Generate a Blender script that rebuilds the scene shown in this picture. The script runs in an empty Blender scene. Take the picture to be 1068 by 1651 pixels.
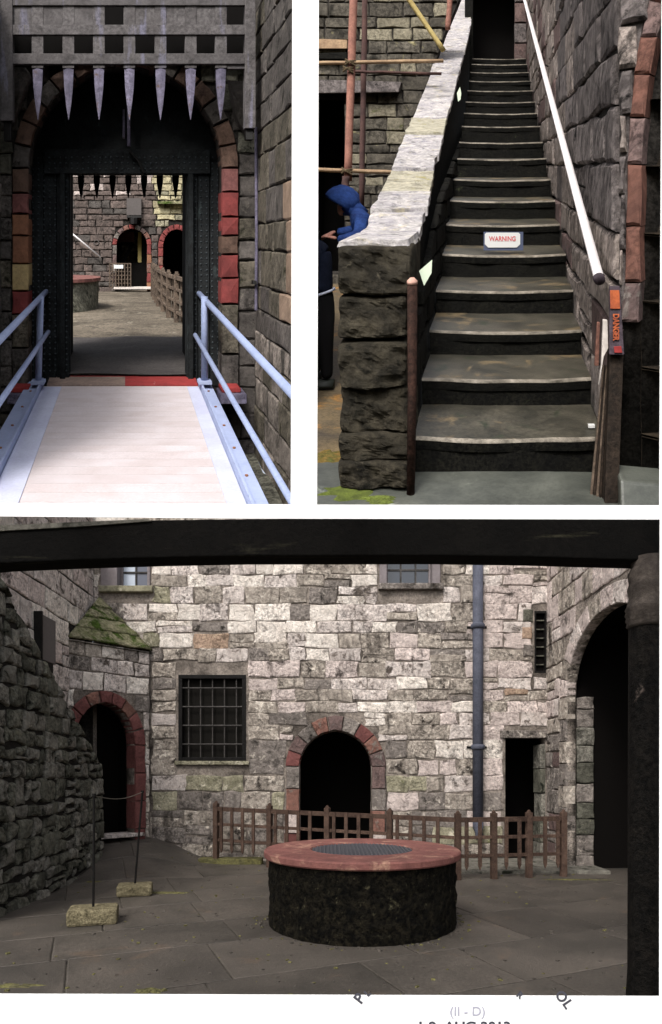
import bpy, bmesh, math, random
from mathutils import Vector, Matrix
from mathutils import noise as mnoise
rnd = random.Random(11)
sc = bpy.context.scene
COL = sc.collection
R = math.radians

# ------------------------------------------------------------------ camera
CAMZ = 0.48
cam_d = bpy.data.cameras.new('camera'); cam = bpy.data.objects.new('camera', cam_d); COL.objects.link(cam)
cam.location = (0, 0, CAMZ); cam.rotation_euler = (R(90), 0, 0)
cam_d.sensor_fit = 'VERTICAL'; cam_d.sensor_height = 24.0; cam_d.sensor_width = 24.0 * 662 / 1024
cam_d.lens = 24.0 * 1000 / 1651
cam_d.shift_y = (1245 - 825.5) / 1651
cam_d.clip_start = 0.05; cam_d.clip_end = 2000
sc.camera = cam

# ------------------------------------------------------------------ sky and sun (thin overcast)
SUN_EL, SUN_AZ = 48, 28          # azimuth: degrees towards the left behind the camera
w = bpy.data.worlds.new('World'); sc.world = w; w.use_nodes = True
nt = w.node_tree; nt.nodes.clear()
sky = nt.nodes.new('ShaderNodeTexSky'); sky.sky_type = 'NISHITA'; sky.sun_disc = False
sky.sun_elevation = R(SUN_EL); sky.sun_rotation = R(180 + SUN_AZ); sky.dust_density = 4; sky.air_density = 1.0; sky.ozone_density = 1.0
hs = nt.nodes.new('ShaderNodeHueSaturation'); hs.inputs['Saturation'].default_value = 0.30
bg = nt.nodes.new('ShaderNodeBackground'); bg.inputs['Strength'].default_value = 0.12
wo = nt.nodes.new('ShaderNodeOutputWorld')
nt.links.new(sky.outputs[0], hs.inputs['Color']); nt.links.new(hs.outputs[0], bg.inputs[0]); nt.links.new(bg.outputs[0], wo.inputs[0])
sd = bpy.data.lights.new('sun', 'SUN'); sd.energy = 1.2; sd.angle = R(14); sd.color = (1.0, 0.96, 0.9)
so = bpy.data.objects.new('sun', sd); COL.objects.link(so)
sdir = Vector((-math.sin(R(SUN_AZ)) * math.cos(R(SUN_EL)), -math.cos(R(SUN_AZ)) * math.cos(R(SUN_EL)), math.sin(R(SUN_EL))))
so.rotation_euler = sdir.to_track_quat('Z', 'Y').to_euler()
sc.view_settings.view_transform = 'Standard'; sc.view_settings.look = 'None'; sc.view_settings.gamma = 1
sc.view_settings.use_curve_mapping = False
sc.view_settings.exposure = 0.85

# ------------------------------------------------------------------ the three places and how they sit in the world
class Sub:
    """A place: local metres x right, y away, z up, seen from a local eye at height zoff."""
    def __init__(s, px0, py0, g, d, zoff):
        s.px0, s.py0, s.g, s.d, s.zoff = px0, py0, g, Vector(d), zoff
        s.lin = Matrix(((1, s.d.x, 0), (0, s.d.y, 0), (0, s.d.z, 1)))
        s.shear = abs(s.d.x) + abs(s.d.z) > 1e-6
    def world(s, p):
        return Vector((0, 0, CAMZ)) + s.g * (s.lin @ (Vector(p) - Vector((0, 0, s.zoff))))
    def P(s, px, py, D):
        return Vector(((px - s.px0) * D / 1000, D, s.zoff - (py - s.py0) * D / 1000))
PG = Sub(534, 1245, 1.0, (0, 1, 0), 0.0)
CY = Sub(534, 1245, 0.3, (0, 1, 0), 1.6)                        # courtyard with the well
GT = Sub(205, 390, 1.0, (-.329, 1, .855), 0.0)                  # gatehouse up the slope
ST = Sub(800, 270, 1.0, (.266, 1, .975), 0.0)                   # stair up the slope

META = {}
def tag(o, label=None, cat=None, group=None, kind=None):
    if label: o['label'] = label
    if cat: o['category'] = cat
    if group: o['group'] = group
    if kind: o['kind'] = kind
    return o
def thing(S, name, label=None, cat=None, base=(0, 0, 0), group=None, kind=None):
    o = bpy.data.objects.new(name, None); COL.objects.link(o)
    o.empty_display_size = .05
    o.location = S.world(base); o.scale = (S.g,) * 3
    META[o.name] = (S, Vector(base))
    return tag(o, label, cat, group, kind)

def link_mesh(me, name, mats, parent=None, S=None, base=None, smooth=False, bev=0, off=None):
    """me has vertices in local metres of the place; moves it to its base."""
    if parent is not None:
        S, base = META[parent.name]
    else:
        base = Vector(base if base is not None else (0, 0, 0))
    for v in me.vertices:
        v.co = S.lin @ (v.co - base)
    if not isinstance(mats, (list, tuple)): mats = [mats]
    for m in mats: me.materials.append(m)
    if smooth:
        for p in me.polygons: p.use_smooth = True
    o = bpy.data.objects.new(name, me); COL.objects.link(o)
    if parent is not None:
        o.parent = parent
    else:
        o.location = S.world(base); o.scale = (S.g,) * 3
    META[o.name] = (S, base)
    if bev:
        b = o.modifiers.new('bevel', 'BEVEL'); b.width = bev; b.segments = 2; b.limit_method = 'ANGLE'; b.angle_limit = R(40)
    return o
def dup(o, delta, parent=None):
    """copy of a part moved by delta (local metres), sharing its mesh"""
    c = o.copy(); COL.objects.link(c)
    S, base = META[o.name]
    c.parent = parent or o.parent
    d = S.lin @ Vector(delta)
    c.location = Vector(o.location) + (d if c.parent else d * S.g)
    META[c.name] = (S, base)
    return c

class Fr:
    """a plane: a along u, b up, c outwards along n"""
    def __init__(s, O, u, n=None, v=(0, 0, 1)):
        s.O = Vector(O); s.u = Vector(u).normalized(); s.v = Vector(v).normalized()
        s.n = Vector(n).normalized() if n else s.u.cross(s.v).normalized()
    def p(s, a, b, c=0): return s.O + s.u * a + s.v * b + s.n * c
    def ab(s, S, px, py):
        e = Vector((0, 0, S.zoff)); r = Vector(((px - S.px0) / 1000, 1, -(py - S.py0) / 1000))
        t = s.n.dot(s.O - e) / s.n.dot(r)
        q = e + r * t - s.O
        return (q.dot(s.u), q.dot(s.v))

class MB:
    def __init__(s): s.v = []; s.f = []; s.m = []
    def face(s, idx, m=0): s.f.append(idx); s.m.append(m)
    def obox(s, c, ax, h, m=0):
        i = len(s.v)
        for z in (-1, 1):
            for y in (-1, 1):
                for x in (-1, 1):
                    s.v.append(Vector(c) + ax[0] * h[0] * x + ax[1] * h[1] * y + ax[2] * h[2] * z)
        for q in ((0, 2, 3, 1), (4, 5, 7, 6), (0, 1, 5, 4), (2, 6, 7, 3), (0, 4, 6, 2), (1, 3, 7, 5)):
            s.face([i + k for k in q], m)
    def box(s, x0, x1, y0, y1, z0, z1, m=0):
        s.obox(((x0 + x1) / 2, (y0 + y1) / 2, (z0 + z1) / 2), (Vector((1, 0, 0)), Vector((0, 1, 0)), Vector((0, 0, 1))), ((x1 - x0) / 2, (y1 - y0) / 2, (z1 - z0) / 2), m)
    def fbox(s, fr, a0, a1, b0, b1, c0, c1, m=0):
        s.prism(fr, [(a0, b0), (a1, b0), (a1, b1), (a0, b1)], c0, c1, m)
    def prism(s, fr, poly, c0, c1, m=0):
        i = len(s.v); n = len(poly)
        for c in (c0, c1):
            for a, b in poly: s.v.append(fr.p(a, b, c))
        s.face([i + k for k in range(n)][::-1], m); s.face([i + n + k for k in range(n)], m)
        for k in range(n):
            k2 = (k + 1) % n; s.face([i + k, i + k2, i + n + k2, i + n + k], m)
    def bar(s, p, q, wdt, hgt, m=0, up=(0, 0, 1)):
        p = Vector(p); q = Vector(q); d = (q - p).normalized(); sd_ = d.cross(Vector(up)).normalized(); u2 = sd_.cross(d)
        s.obox((p + q) / 2, (d, sd_, u2), ((q - p).length / 2, wdt / 2, hgt / 2), m)
    def tube(s, pts, rad, n=10, m=0, sx=1.0):
        pts = [Vector(p) for p in pts]; i0 = len(s.v)
        rad = rad if isinstance(rad, (list, tuple)) else [rad] * len(pts)
        for k, p in enumerate(pts):
            d = (pts[min(k + 1, len(pts) - 1)] - pts[max(k - 1, 0)]).normalized()
            a = Vector((0, 0, 1)) if abs(d.z) < .9 else Vector((1, 0, 0))
            s1 = d.cross(a).normalized(); s2 = s1.cross(d)
            for j in range(n):
                t = 2 * math.pi * j / n
                s.v.append(p + s1 * math.cos(t) * rad[k] * sx + s2 * math.sin(t) * rad[k])
        for k in range(len(pts) - 1):
            for j in range(n):
                j2 = (j + 1) % n; a = i0 + k * n
                s.face([a + j, a + j2, a + n + j2, a + n + j], m)
        s.face([i0 + j for j in range(n)][::-1], m); s.face([i0 + (len(pts) - 1) * n + j for j in range(n)], m)
    def lathe(s, c, prof, n=48, m=0, wob=0, seed=0):
        i0 = len(s.v); c = Vector(c)
        for r, z in prof:
            for j in range(n):
                t = 2 * math.pi * j / n
                rr = r * (1 + wob * mnoise.noise(Vector((math.cos(t) * 3 + seed, math.sin(t) * 3, z * 5)))) if wob else r
                s.v.append(c + Vector((math.cos(t) * rr, math.sin(t) * rr, z)))
        for k in range(len(prof) - 1):
            for j in range(n):
                j2 = (j + 1) % n; a = i0 + k * n
                s.face([a + j, a + j2, a + n + j2, a + n + j], m)
    def mesh(s, name):
        me = bpy.data.meshes.new(name); me.from_pydata([tuple(v) for v in s.v], [], s.f)
        for p, m in zip(me.polygons, s.m): p.material_index = m
        bm = bmesh.new(); bm.from_mesh(me); bmesh.ops.recalc_face_normals(bm, faces=bm.faces); bm.to_mesh(me); bm.free()
        return me
    def build(s, name, mats, parent=None, S=None, base=None, smooth=False, bev=0):
        return link_mesh(s.mesh(name), name, mats, parent, S, base, smooth, bev)

# ------------------------------------------------------------------ materials
K = 0.90
def lin(c, k=K):
    o = []
    for x in c:
        x = x / 255
        o.append((x / 12.92 if x <= .04045 else ((x + .055) / 1.055) ** 2.4) * k)
    return (*o, 1)
def mat(name, c1, c2=None, scale=3.0, speck=0.3, sscale=28, bump=0.3, rough=.85, rv=0.15, patch=None, patch2=None, metal=0, streak=None, spec=.10, k=K, dist=.02, pit=None):
    if pit is None: pit = .55 if bump >= .6 else 0
    m = bpy.data.materials.new(name); m.use_nodes = True; t = m.node_tree; N = t.nodes.new; L = t.links.new
    b = t.nodes['Principled BSDF']; b.inputs['Roughness'].default_value = rough; b.inputs['Metallic'].default_value = metal
    b.inputs['Specular IOR Level'].default_value = spec
    tc = N('ShaderNodeTexCoord'); vec = tc.outputs['Object']
    oi = N('ShaderNodeObjectInfo')
    off = N('ShaderNodeVectorMath'); off.operation = 'MULTIPLY_ADD'
    L(oi.outputs['Random'], off.inputs[0]); off.inputs[1].default_value = (37, 19, 53); L(vec, off.inputs[2])
    def noise(sc_, det=6, ro=.6, v=None, di=0.0):
        n = N('ShaderNodeTexNoise'); n.inputs['Scale'].default_value = sc_; n.inputs['Detail'].default_value = det
        n.inputs['Roughness'].default_value = ro; n.inputs['Distortion'].default_value = di; L(v or off.outputs[0], n.inputs['Vector']); return n
    def ramp(src, p0, p1, a=(0, 0, 0, 1), z=(1, 1, 1, 1)):
        r = N('ShaderNodeValToRGB'); r.color_ramp.elements[0].position = p0; r.color_ramp.elements[1].position = p1
        r.color_ramp.elements[0].color = a; r.color_ramp.elements[1].color = z; L(src, r.inputs[0]); return r
    def mix(bt, f, a, c):
        x = N('ShaderNodeMix'); x.data_type = 'RGBA'; x.blend_type = bt
        if isinstance(f, float): x.inputs[0].default_value = f
        else: L(f, x.inputs[0])
        for s_, q in ((6, a), (7, c)):
            if isinstance(q, tuple): x.inputs[s_].default_value = q
            else: L(q, x.inputs[s_])
        return x.outputs[2]
    c2 = c2 or c1
    n1 = noise(scale, di=.4); base = ramp(n1.outputs[0], .32, .68, lin(c1, k), lin(c2, k)).outputs[0]
    for pt in (patch, patch2):
        if pt:
            col, ps, th = pt[:3]; n3 = noise(ps, 8, .68, vec if len(pt) > 3 else None, .6); base = mix('MIX', ramp(n3.outputs[0], th, th + .09).outputs[0], base, lin(col, k))
    if streak:
        mp = N('ShaderNodeMapping'); mp.inputs['Scale'].default_value = streak[1]; L(vec, mp.inputs[0])
        n4 = noise(1.0, 6, .6, mp.outputs[0]); base = mix('MIX', ramp(n4.outputs[0], streak[2], streak[2] + .12).outputs[0], base, lin(streak[0], k))
    n2 = noise(sscale, 8, .75)
    sp = ramp(n2.outputs[0], .41, .59, (1 - speck,) * 3 + (1,), (1 + speck,) * 3 + (1,)).outputs[0]
    rs_ = N('ShaderNodeMath'); rs_.operation = 'MULTIPLY'; L(oi.outputs['Random'], rs_.inputs[0]); rs_.inputs[1].default_value = 7.31
    fr_ = N('ShaderNodeMath'); fr_.operation = 'FRACT'; L(rs_.outputs[0], fr_.inputs[0])
    sf_ = N('ShaderNodeMapRange'); sf_.inputs['To Min'].default_value = .35; sf_.inputs['To Max'].default_value = 1.15; sf_.clamp = False; L(fr_.outputs[0], sf_.inputs[0])
    base = mix('MULTIPLY', sf_.outputs[0], base, sp)
    if pit:
        n5 = noise(sscale * .34, 9, .72, di=.8)
        base = mix('MULTIPLY', sf_.outputs[0], base, ramp(n5.outputs[0], .385, .47, (1 - pit,) * 3 + (1,), (1.06,) * 3 + (1,)).outputs[0])
    mr = N('ShaderNodeMapRange'); mr.inputs['To Min'].default_value = 1 - rv; mr.inputs['To Max'].default_value = 1 + rv
    L(oi.outputs['Random'], mr.inputs[0])
    hv = N('ShaderNodeHueSaturation'); L(mr.outputs[0], hv.inputs['Value']); L(base, hv.inputs['Color'])
    L(hv.outputs[0], b.inputs['Base Color'])
    bp = N('ShaderNodeBump'); bp.inputs['Strength'].default_value = bump; bp.inputs['Distance'].default_value = dist
    ad = N('ShaderNodeMath'); ad.operation = 'MULTIPLY_ADD'; L(n2.outputs[0], ad.inputs[0]); ad.inputs[1].default_value = .6; L(n1.outputs[0], ad.inputs[2])
    L(ad.outputs[0], bp.inputs['Height']); L(bp.outputs[0], b.inputs['Normal'])
    return m
def plain(name, c, rough=.6, metal=0, k=K, spec=.4):
    m = bpy.data.materials.new(name); m.use_nodes = True; b = m.node_tree.nodes['Principled BSDF']
    b.inputs['Base Color'].default_value = lin(c, k); b.inputs['Roughness'].default_value = rough; b.inputs['Metallic'].default_value = metal
    b.inputs['Specular IOR Level'].default_value = spec
    return m

M = {}
M['page'] = mat('page_paper', (250, 250, 250), (246, 246, 247), 2, .01, 40, .02, .9, 0, k=1.0, dist=.0005)
M['ink'] = plain('stamp_ink', (70, 70, 80), .8); M['ink_faint'] = plain('stamp_ink_faint', (176, 176, 192), .8)
M['void'] = plain('interior_shade', (16, 14, 13), .95, spec=.05)  # near-black colour stands in for the shade inside openings
M['mortar'] = mat('mortar_dark', (160, 149, 139), (52, 47, 43), 1.6, .5, 30, .8, .95)
M['mortar_grey'] = mat('mortar_grey', (62, 58, 54), (40, 38, 36), 2.5, .5, 30, .8, .95)
lich = ((205, 196, 180), 5.0, .56)
M['st_pale'] = mat('limestone_pale', (224, 213, 206), (180, 168, 161), 5, .40, 20, .8, .9, .10, ((84, 76, 70), 2.6, .56, 1), ((108, 98, 91), 8, .56), streak=((66, 60, 55), (3.2, 3.2, .7), 0.60))
M['st_cream'] = mat('limestone_cream', (236, 227, 217), (200, 189, 179), 5, .34, 20, .7, .9, .08, ((98, 90, 82), 2.6, .585, 1), ((132, 121, 110), 9, .58), streak=((66, 60, 55), (3.2, 3.2, .7), 0.63))
M['st_pink'] = mat('limestone_pinkish', (218, 203, 196), (176, 162, 156), 5, .38, 20, .8, .9, .10, ((88, 80, 76), 2.6, .57, 1), ((112, 101, 97), 9, .58), streak=((66, 60, 55), (3.2, 3.2, .7), 0.60))
M['st_grey'] = mat('limestone_grey', (150, 141, 134), (104, 97, 92), 5, .45, 20, .9, .92, .14, ((58, 54, 50), 3.4, .56, 1), ((196, 186, 174), 8, .58), streak=((66, 60, 55), (3.2, 3.2, .7), 0.58))
M['st_dirty'] = mat('limestone_dirty', (190, 179, 167), (128, 119, 110), 6, .48, 20, .9, .92, .14, ((62, 56, 52), 3.4, .555, 1), ((218, 208, 195), 9, .56), streak=((66, 60, 55), (3.2, 3.2, .7), 0.57))
M['st_moss'] = mat('limestone_mossy', (168, 162, 140), (122, 118, 98), 4, .40, 24, .8, .92, .15, ((206, 198, 178), 6, .57), ((108, 110, 74), 5, .60))
M['st_ochre'] = mat('limestone_ochre', (182, 156, 136), (150, 128, 110), 4, .30, 24, .7, .9, .15, ((190, 170, 146), 6, .58), ((84, 64, 52), 9, .6))
M['rub_dark'] = mat('rubble_dark', (120, 118, 106), (78, 77, 69), 5, .50, 20, 1.0, .92, .22, ((124, 122, 104), 6, .6), ((34, 36, 30), 4, .55))
M['rub_grey'] = mat('rubble_grey', (142, 138, 128), (98, 95, 88), 5, .50, 20, 1.0, .92, .2, ((160, 154, 140), 7, .6), ((40, 42, 34), 5, .56))
M['red'] = mat('red_sandstone', (124, 80, 76), (98, 62, 60), 5, .25, 24, .5, .9, .12, ((90, 60, 56), 5, .6))
M['red2'] = mat('red_sandstone_weathered', (142, 104, 92), (110, 80, 72), 5, .3, 24, .6, .9, .15, ((120, 112, 104), 5, .58))
M['red_grey'] = mat('sandstone_grey_pink', (120, 100, 96), (90, 76, 74), 5, .3, 24, .6, .9, .15, ((130, 122, 116), 5, .58))
M['floor'] = mat('slate_paving', (92, 85, 78), (64, 60, 55), 1.2, .34, 34, .5, .48, .10, ((98, 84, 72), 1.6, .60, 1), ((92, 90, 66), 3.1, .66, 1), dist=.012, spec=.4)
M['floor_joint'] = mat('paving_joint', (98, 92, 84), (66, 62, 58), 3, .4, 40, .5, .9)
M['moss'] = mat('yellow_green_moss', (126, 122, 78), (86, 82, 62), 11, .5, 40, .8, .95)
M['moss_y'] = mat('bright_yellow_lichen', (158, 152, 72), (92, 86, 56), 11, .45, 40, .8, .95)
M['moss_g'] = mat('roof_moss', (108, 112, 76), (162, 154, 128), 5.5, .5, 22, 1.0, .95, .1, ((70, 88, 36), 4, .5), ((176, 164, 140), 7, .62))
M['well_body'] = mat('well_masonry_black', (36, 32, 23), (12, 11, 8), 9, .9, 20, 1.0, .9, .12, ((84, 80, 62), 14, .60), dist=.04)
M['well_cap'] = mat('well_red_cap', (138, 92, 85), (108, 72, 68), 6, .22, 30, .35, .75, .03, ((168, 130, 112), 3.2, .56), ((96, 70, 66), 9, .60), pit=.2)
M['grille'] = plain('grille_iron', (84, 84, 90), .55, .3)
M['fence'] = mat('fence_brown_wood', (92, 74, 64), (64, 50, 44), 7, .35, 40, .5, .85, .15)
M['pipe'] = mat('blue_grey_pipe', (88, 90, 102), (70, 73, 84), 5, .2, 30, .15, .6, .05)
M['iron'] = mat('black_iron', (30, 28, 27), (20, 19, 18), 8, .3, 40, .3, .6)
M['iron_grey'] = mat('window_bar_grey', (84, 80, 78), (60, 58, 56), 8, .3, 40, .3, .6)
M['beam'] = mat('beam_backlit_wood', (13, 11, 9), (7, 6, 5), 3, .6, 40, .5, .9, .05, streak=((46, 44, 34), (1, 20, 12), .62))  # backlit shade of the beam is put into this black base colour
M['column'] = mat('column_backlit_stone', (24, 21, 18), (10, 9, 8), 5, .7, 30, .8, .7, .05, ((92, 82, 76), 5, .64))  # backlit shade painted as black, pale patches for the edge highlight
M['conc'] = mat('concrete_block', (150, 140, 112), (106, 98, 76), 12, .5, 60, .9, .95, .1, ((80, 74, 58), 12, .58))
M['glass'] = plain('window_glass', (40, 46, 56), .08, 0, spec=1.0)
M['frame_l'] = mat('window_surround_grey', (142, 134, 136), (120, 112, 112), 3, .15, 30, .2, .85, .05)
M['panel'] = mat('grey_board', (104, 98, 96), (98, 92, 90), 2, .08, 30, .05, .8, 0)
M['rope'] = plain('dark_rope', (96, 90, 80), .9)
# gatehouse
M['pc_wood'] = mat('portcullis_grey', (104, 100, 100), (80, 76, 76), 6, .30, 30, .4, .85, .08, streak=((124, 122, 140), (9, 9, 1.0), .58), pit=.3)
M['pc_board'] = mat('grey_boarding', (94, 90, 88), (82, 78, 76), 2, .10, 30, .2, .9, .10)
M['spike'] = mat('spike_iron_violet', (124, 118, 140), (84, 80, 98), 12, .35, 40, .5, .6, .14, ((92, 74, 68), 9, .58), pit=.3)
M['gate_st'] = mat('gate_stone_dark', (104, 98, 94), (72, 68, 65), 4, .36, 26, .8, .92, .2, ((116, 110, 102), 6, .6), ((40, 38, 34), 5, .57))
M['gate_moss'] = mat('gate_stone_mossy', (108, 101, 90), (70, 66, 58), 4, .40, 26, .8, .92, .2, ((112, 112, 76), 5, .60), ((44, 42, 36), 5, .57))
M['gate_pale'] = mat('gate_stone_streaked', (150, 140, 132), (98, 92, 86), 4, .40, 26, .8, .92, .15, None, ((60, 56, 52), 5, .58), streak=((70, 66, 62), (6, 6, 1.2), .52))
M['quoin'] = mat('quoin_yellow', (158, 136, 118), (124, 106, 92), 5, .2, 26, .5, .9, .12)
M['v_brown'] = mat('voussoir_brown', (110, 88, 76), (88, 70, 62), 5, .28, 26, .6, .9, .1)
M['v_pink'] = mat('voussoir_pink', (140, 92, 88), (120, 80, 78), 5, .2, 26, .5, .9, .1)
M['v_red'] = mat('voussoir_red', (144, 70, 68), (112, 58, 57), 5, .16, 26, .5, .9, .08)
M['v_orange'] = mat('voussoir_orange', (166, 118, 90), (140, 98, 78), 5, .2, 26, .5, .9, .1)
M['v_cream'] = mat('voussoir_cream', (206, 184, 132), (182, 158, 116), 5, .16, 26, .5, .9, .1)
M['door'] = mat('studded_door', (34, 38, 40), (17, 19, 20), 6, .5, 34, .6, .7, .1, streak=((62, 72, 72), (12, 12, 3), .64))
M['stud'] = plain('door_stud', (66, 74, 78), .45, .4)
M['deck'] = mat('deck_pale_pink', (214, 205, 208), (200, 188, 188), 2.5, .07, 50, .10, .8, .03, ((150, 132, 124), 5, .66, 1), k=.86)
M['deck_g'] = mat('deck_joint', (110, 92, 84), (84, 72, 66), 5, .2, 40, .2, .9)
M['plate'] = mat('side_plate_pale', (204, 208, 228), (190, 192, 216), 3, .06, 40, .1, .7, .02, ((168, 150, 146), 6, .66), k=.88)
M['steel'] = mat('pale_blue_steel', (180, 192, 226), (162, 174, 210), 3, .06, 30, .05, .5, .03, ((120, 100, 96), 9, .74), k=.85)
M['rail'] = mat('pale_blue_rail', (176, 190, 226), (158, 172, 210), 3, .08, 30, .08, .45, .03, ((60, 62, 74), 9, .72), k=.85)
M['redpaint'] = mat('red_paint_worn', (166, 64, 62), (140, 54, 54), 8, .2, 40, .2, .8, .05, ((226, 196, 190), 9, .64))
M['whitepaint'] = mat('white_paint_worn', (232, 222, 214), (206, 196, 188), 8, .12, 40, .2, .8, .03)
M['cobble'] = mat('court_ground', (128, 118, 104), (84, 77, 67), 1.4, .4, 22, .6, .85, .05, ((164, 156, 140), 2.0, .60), ((72, 68, 62), 1.6, .60))
M['pass_floor'] = mat('passage_floor', (86, 82, 80), (66, 62, 62), 2, .25, 26, .5, .8, .05)
M['pink_dirty'] = mat('court_stone_pinkgrey', (120, 106, 100), (84, 76, 72), 4, .4, 18, .9, .92, .18, ((160, 146, 136), 5, .60), ((48, 44, 42), 5, .56))
M['court_lit'] = mat('court_stone_lit', (206, 196, 160), (160, 150, 122), 4, .35, 18, .8, .92, .15, ((92, 86, 70), 6, .58))  # paler stones paint the brighter light on the right of the wall
# stair
M['tread'] = mat('stair_tread_worn', (92, 87, 75), (48, 47, 40), 2.6, .34, 40, .45, .34, .10, ((124, 108, 82), 2.2, .54, 1), ((52, 58, 44), 4, .58), dist=.008, spec=.4)
M['nose'] = mat('stair_nosing_highlight', (176, 166, 152), (88, 83, 74), 7, .25, 40, .2, .4, .08)  # pale tone paints the light caught along the step edges
M['riser'] = mat('stair_riser_grime_shade', (22, 21, 16), (9, 9, 7), 5, .8, 34, .8, .85, .12, ((56, 60, 42), 6, .64))  # grime, with the shade on the risers put into the colour too
M['coping'] = mat('coping_slate_pale', (214, 208, 204), (168, 163, 168), 6, .26, 18, 1.0, .8, .08, ((104, 106, 126), 7.0, .58), ((206, 196, 172), 5, .56), dist=.035, pit=.5)
M['coping_y'] = mat('coping_lichen', (210, 203, 180), (172, 166, 150), 6, .26, 18, 1.0, .8, .08, ((176, 168, 110), 6, .57), dist=.035)
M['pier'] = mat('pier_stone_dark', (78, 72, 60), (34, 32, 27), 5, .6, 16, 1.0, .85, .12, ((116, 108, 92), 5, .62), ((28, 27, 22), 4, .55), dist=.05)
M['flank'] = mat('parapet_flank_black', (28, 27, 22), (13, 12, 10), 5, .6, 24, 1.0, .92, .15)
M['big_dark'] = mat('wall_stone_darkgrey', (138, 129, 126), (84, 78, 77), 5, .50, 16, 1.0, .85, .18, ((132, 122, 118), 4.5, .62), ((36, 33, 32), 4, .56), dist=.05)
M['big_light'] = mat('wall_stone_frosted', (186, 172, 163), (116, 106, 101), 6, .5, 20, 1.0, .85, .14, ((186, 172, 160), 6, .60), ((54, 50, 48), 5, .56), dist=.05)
M['orange_st'] = mat('arch_orange_sandstone', (128, 90, 78), (96, 68, 60), 5, .4, 24, .5, .9, .08, ((110, 70, 60), 4, .62))
M['wet'] = mat('wet_slate_ground', (96, 98, 90), (60, 63, 58), 2.2, .3, 34, .4, .35, .05, ((160, 166, 150), 4, .64, 1), dist=.01, spec=.6)
M['wet_b'] = mat('wet_ochre_ground', (120, 104, 78), (78, 70, 60), 2.5, .35, 30, .4, .5, .05, ((150, 110, 60), 2.4, .55, 1))
M['pole'] = mat('scaffold_pole_pink', (172, 122, 106), (142, 100, 88), 5, .2, 30, .3, .8, .1)
M['pole_d'] = mat('scaffold_pole_dark', (104, 78, 72), (78, 60, 58), 5, .2, 30, .3, .85, .1)
M['pole_p'] = mat('scaffold_pole_pale', (196, 166, 132), (158, 130, 104), 5, .2, 30, .3, .8, .1)
M['pole_y'] = mat('scaffold_brace_yellow', (206, 186, 124), (182, 160, 104), 5, .12, 30, .2, .8, .05)
M['lash'] = mat('rope_lashing', (120, 104, 80), (80, 68, 52), 30, .3, 60, .5, .95)
M['bw_st'] = mat('rear_wall_stone', (104, 98, 88), (66, 62, 56), 4, .45, 20, .9, .92, .22, ((146, 138, 104), 5, .60), ((40, 38, 33), 4, .56))
M['bw_pale'] = mat('rear_wall_stone_pale', (150, 142, 122), (112, 106, 92), 5, .4, 20, .8, .92, .15, ((90, 90, 60), 5, .58))
M['white_tube'] = plain('white_handrail_paint', (250, 244, 244), .45, k=.95)
M['newel'] = mat('newel_brown_wood', (70, 48, 40), (36, 26, 22), 10, .6, 50, .6, .8, .05)
M['newel_cap'] = plain('newel_top_pink', (214, 168, 150), .7)
M['sign_w'] = plain('sign_white', (226, 226, 224), .6); M['sign_b'] = plain('sign_blue_grey', (70, 80, 108), .7); M['sign_r'] = plain('sign_red', (206, 80, 84), .6)
M['paper'] = plain('paper_notice', (226, 240, 214), .7)
M['orange'] = mat('sign_orange', (196, 104, 62), (150, 76, 52), 14, .3, 60, .2, .7, 0); M['sign_dark'] = mat('sign_dark_board', (84, 72, 80), (60, 54, 58), 9, .3, 40, .2, .7)
M['gatewood'] = mat('gate_dark_wood', (56, 46, 38), (32, 27, 23), 8, .5, 40, .5, .75, .08)
M['gateslat'] = mat('gate_worn_edge', (120, 104, 90), (70, 60, 52), 9, .4, 40, .5, .8, .1)
M['hood'] = mat('blue_hoodie', (56, 86, 154), (36, 54, 104), 7, .18, 40, .7, .95, .03, dist=.04, pit=0)
M['navy'] = mat('navy_jacket', (30, 36, 54), (20, 24, 38), 7, .2, 40, .55, .95, .03, dist=.03, pit=0)
M['trouser'] = plain('black_trousers', (18, 17, 18), .95, spec=.1)
M['skin'] = plain('skin', (214, 150, 128), .6)
M['lightpatch'] = plain('belt_white', (214, 218, 236), .7)
M['shoe'] = plain('dark_shoe', (44, 48, 42), .6)
M['ground'] = mat('rough_ground', (84, 82, 66), (60, 58, 48), .6, .3, 8, .4, .95)
M['yellow_pole'] = plain('yellow_post', (196, 176, 110), .7)
M['deepred'] = mat('court_arch_red', (150, 78, 74), (116, 60, 60), 5, .2, 24, .5, .9, .1)

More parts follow.
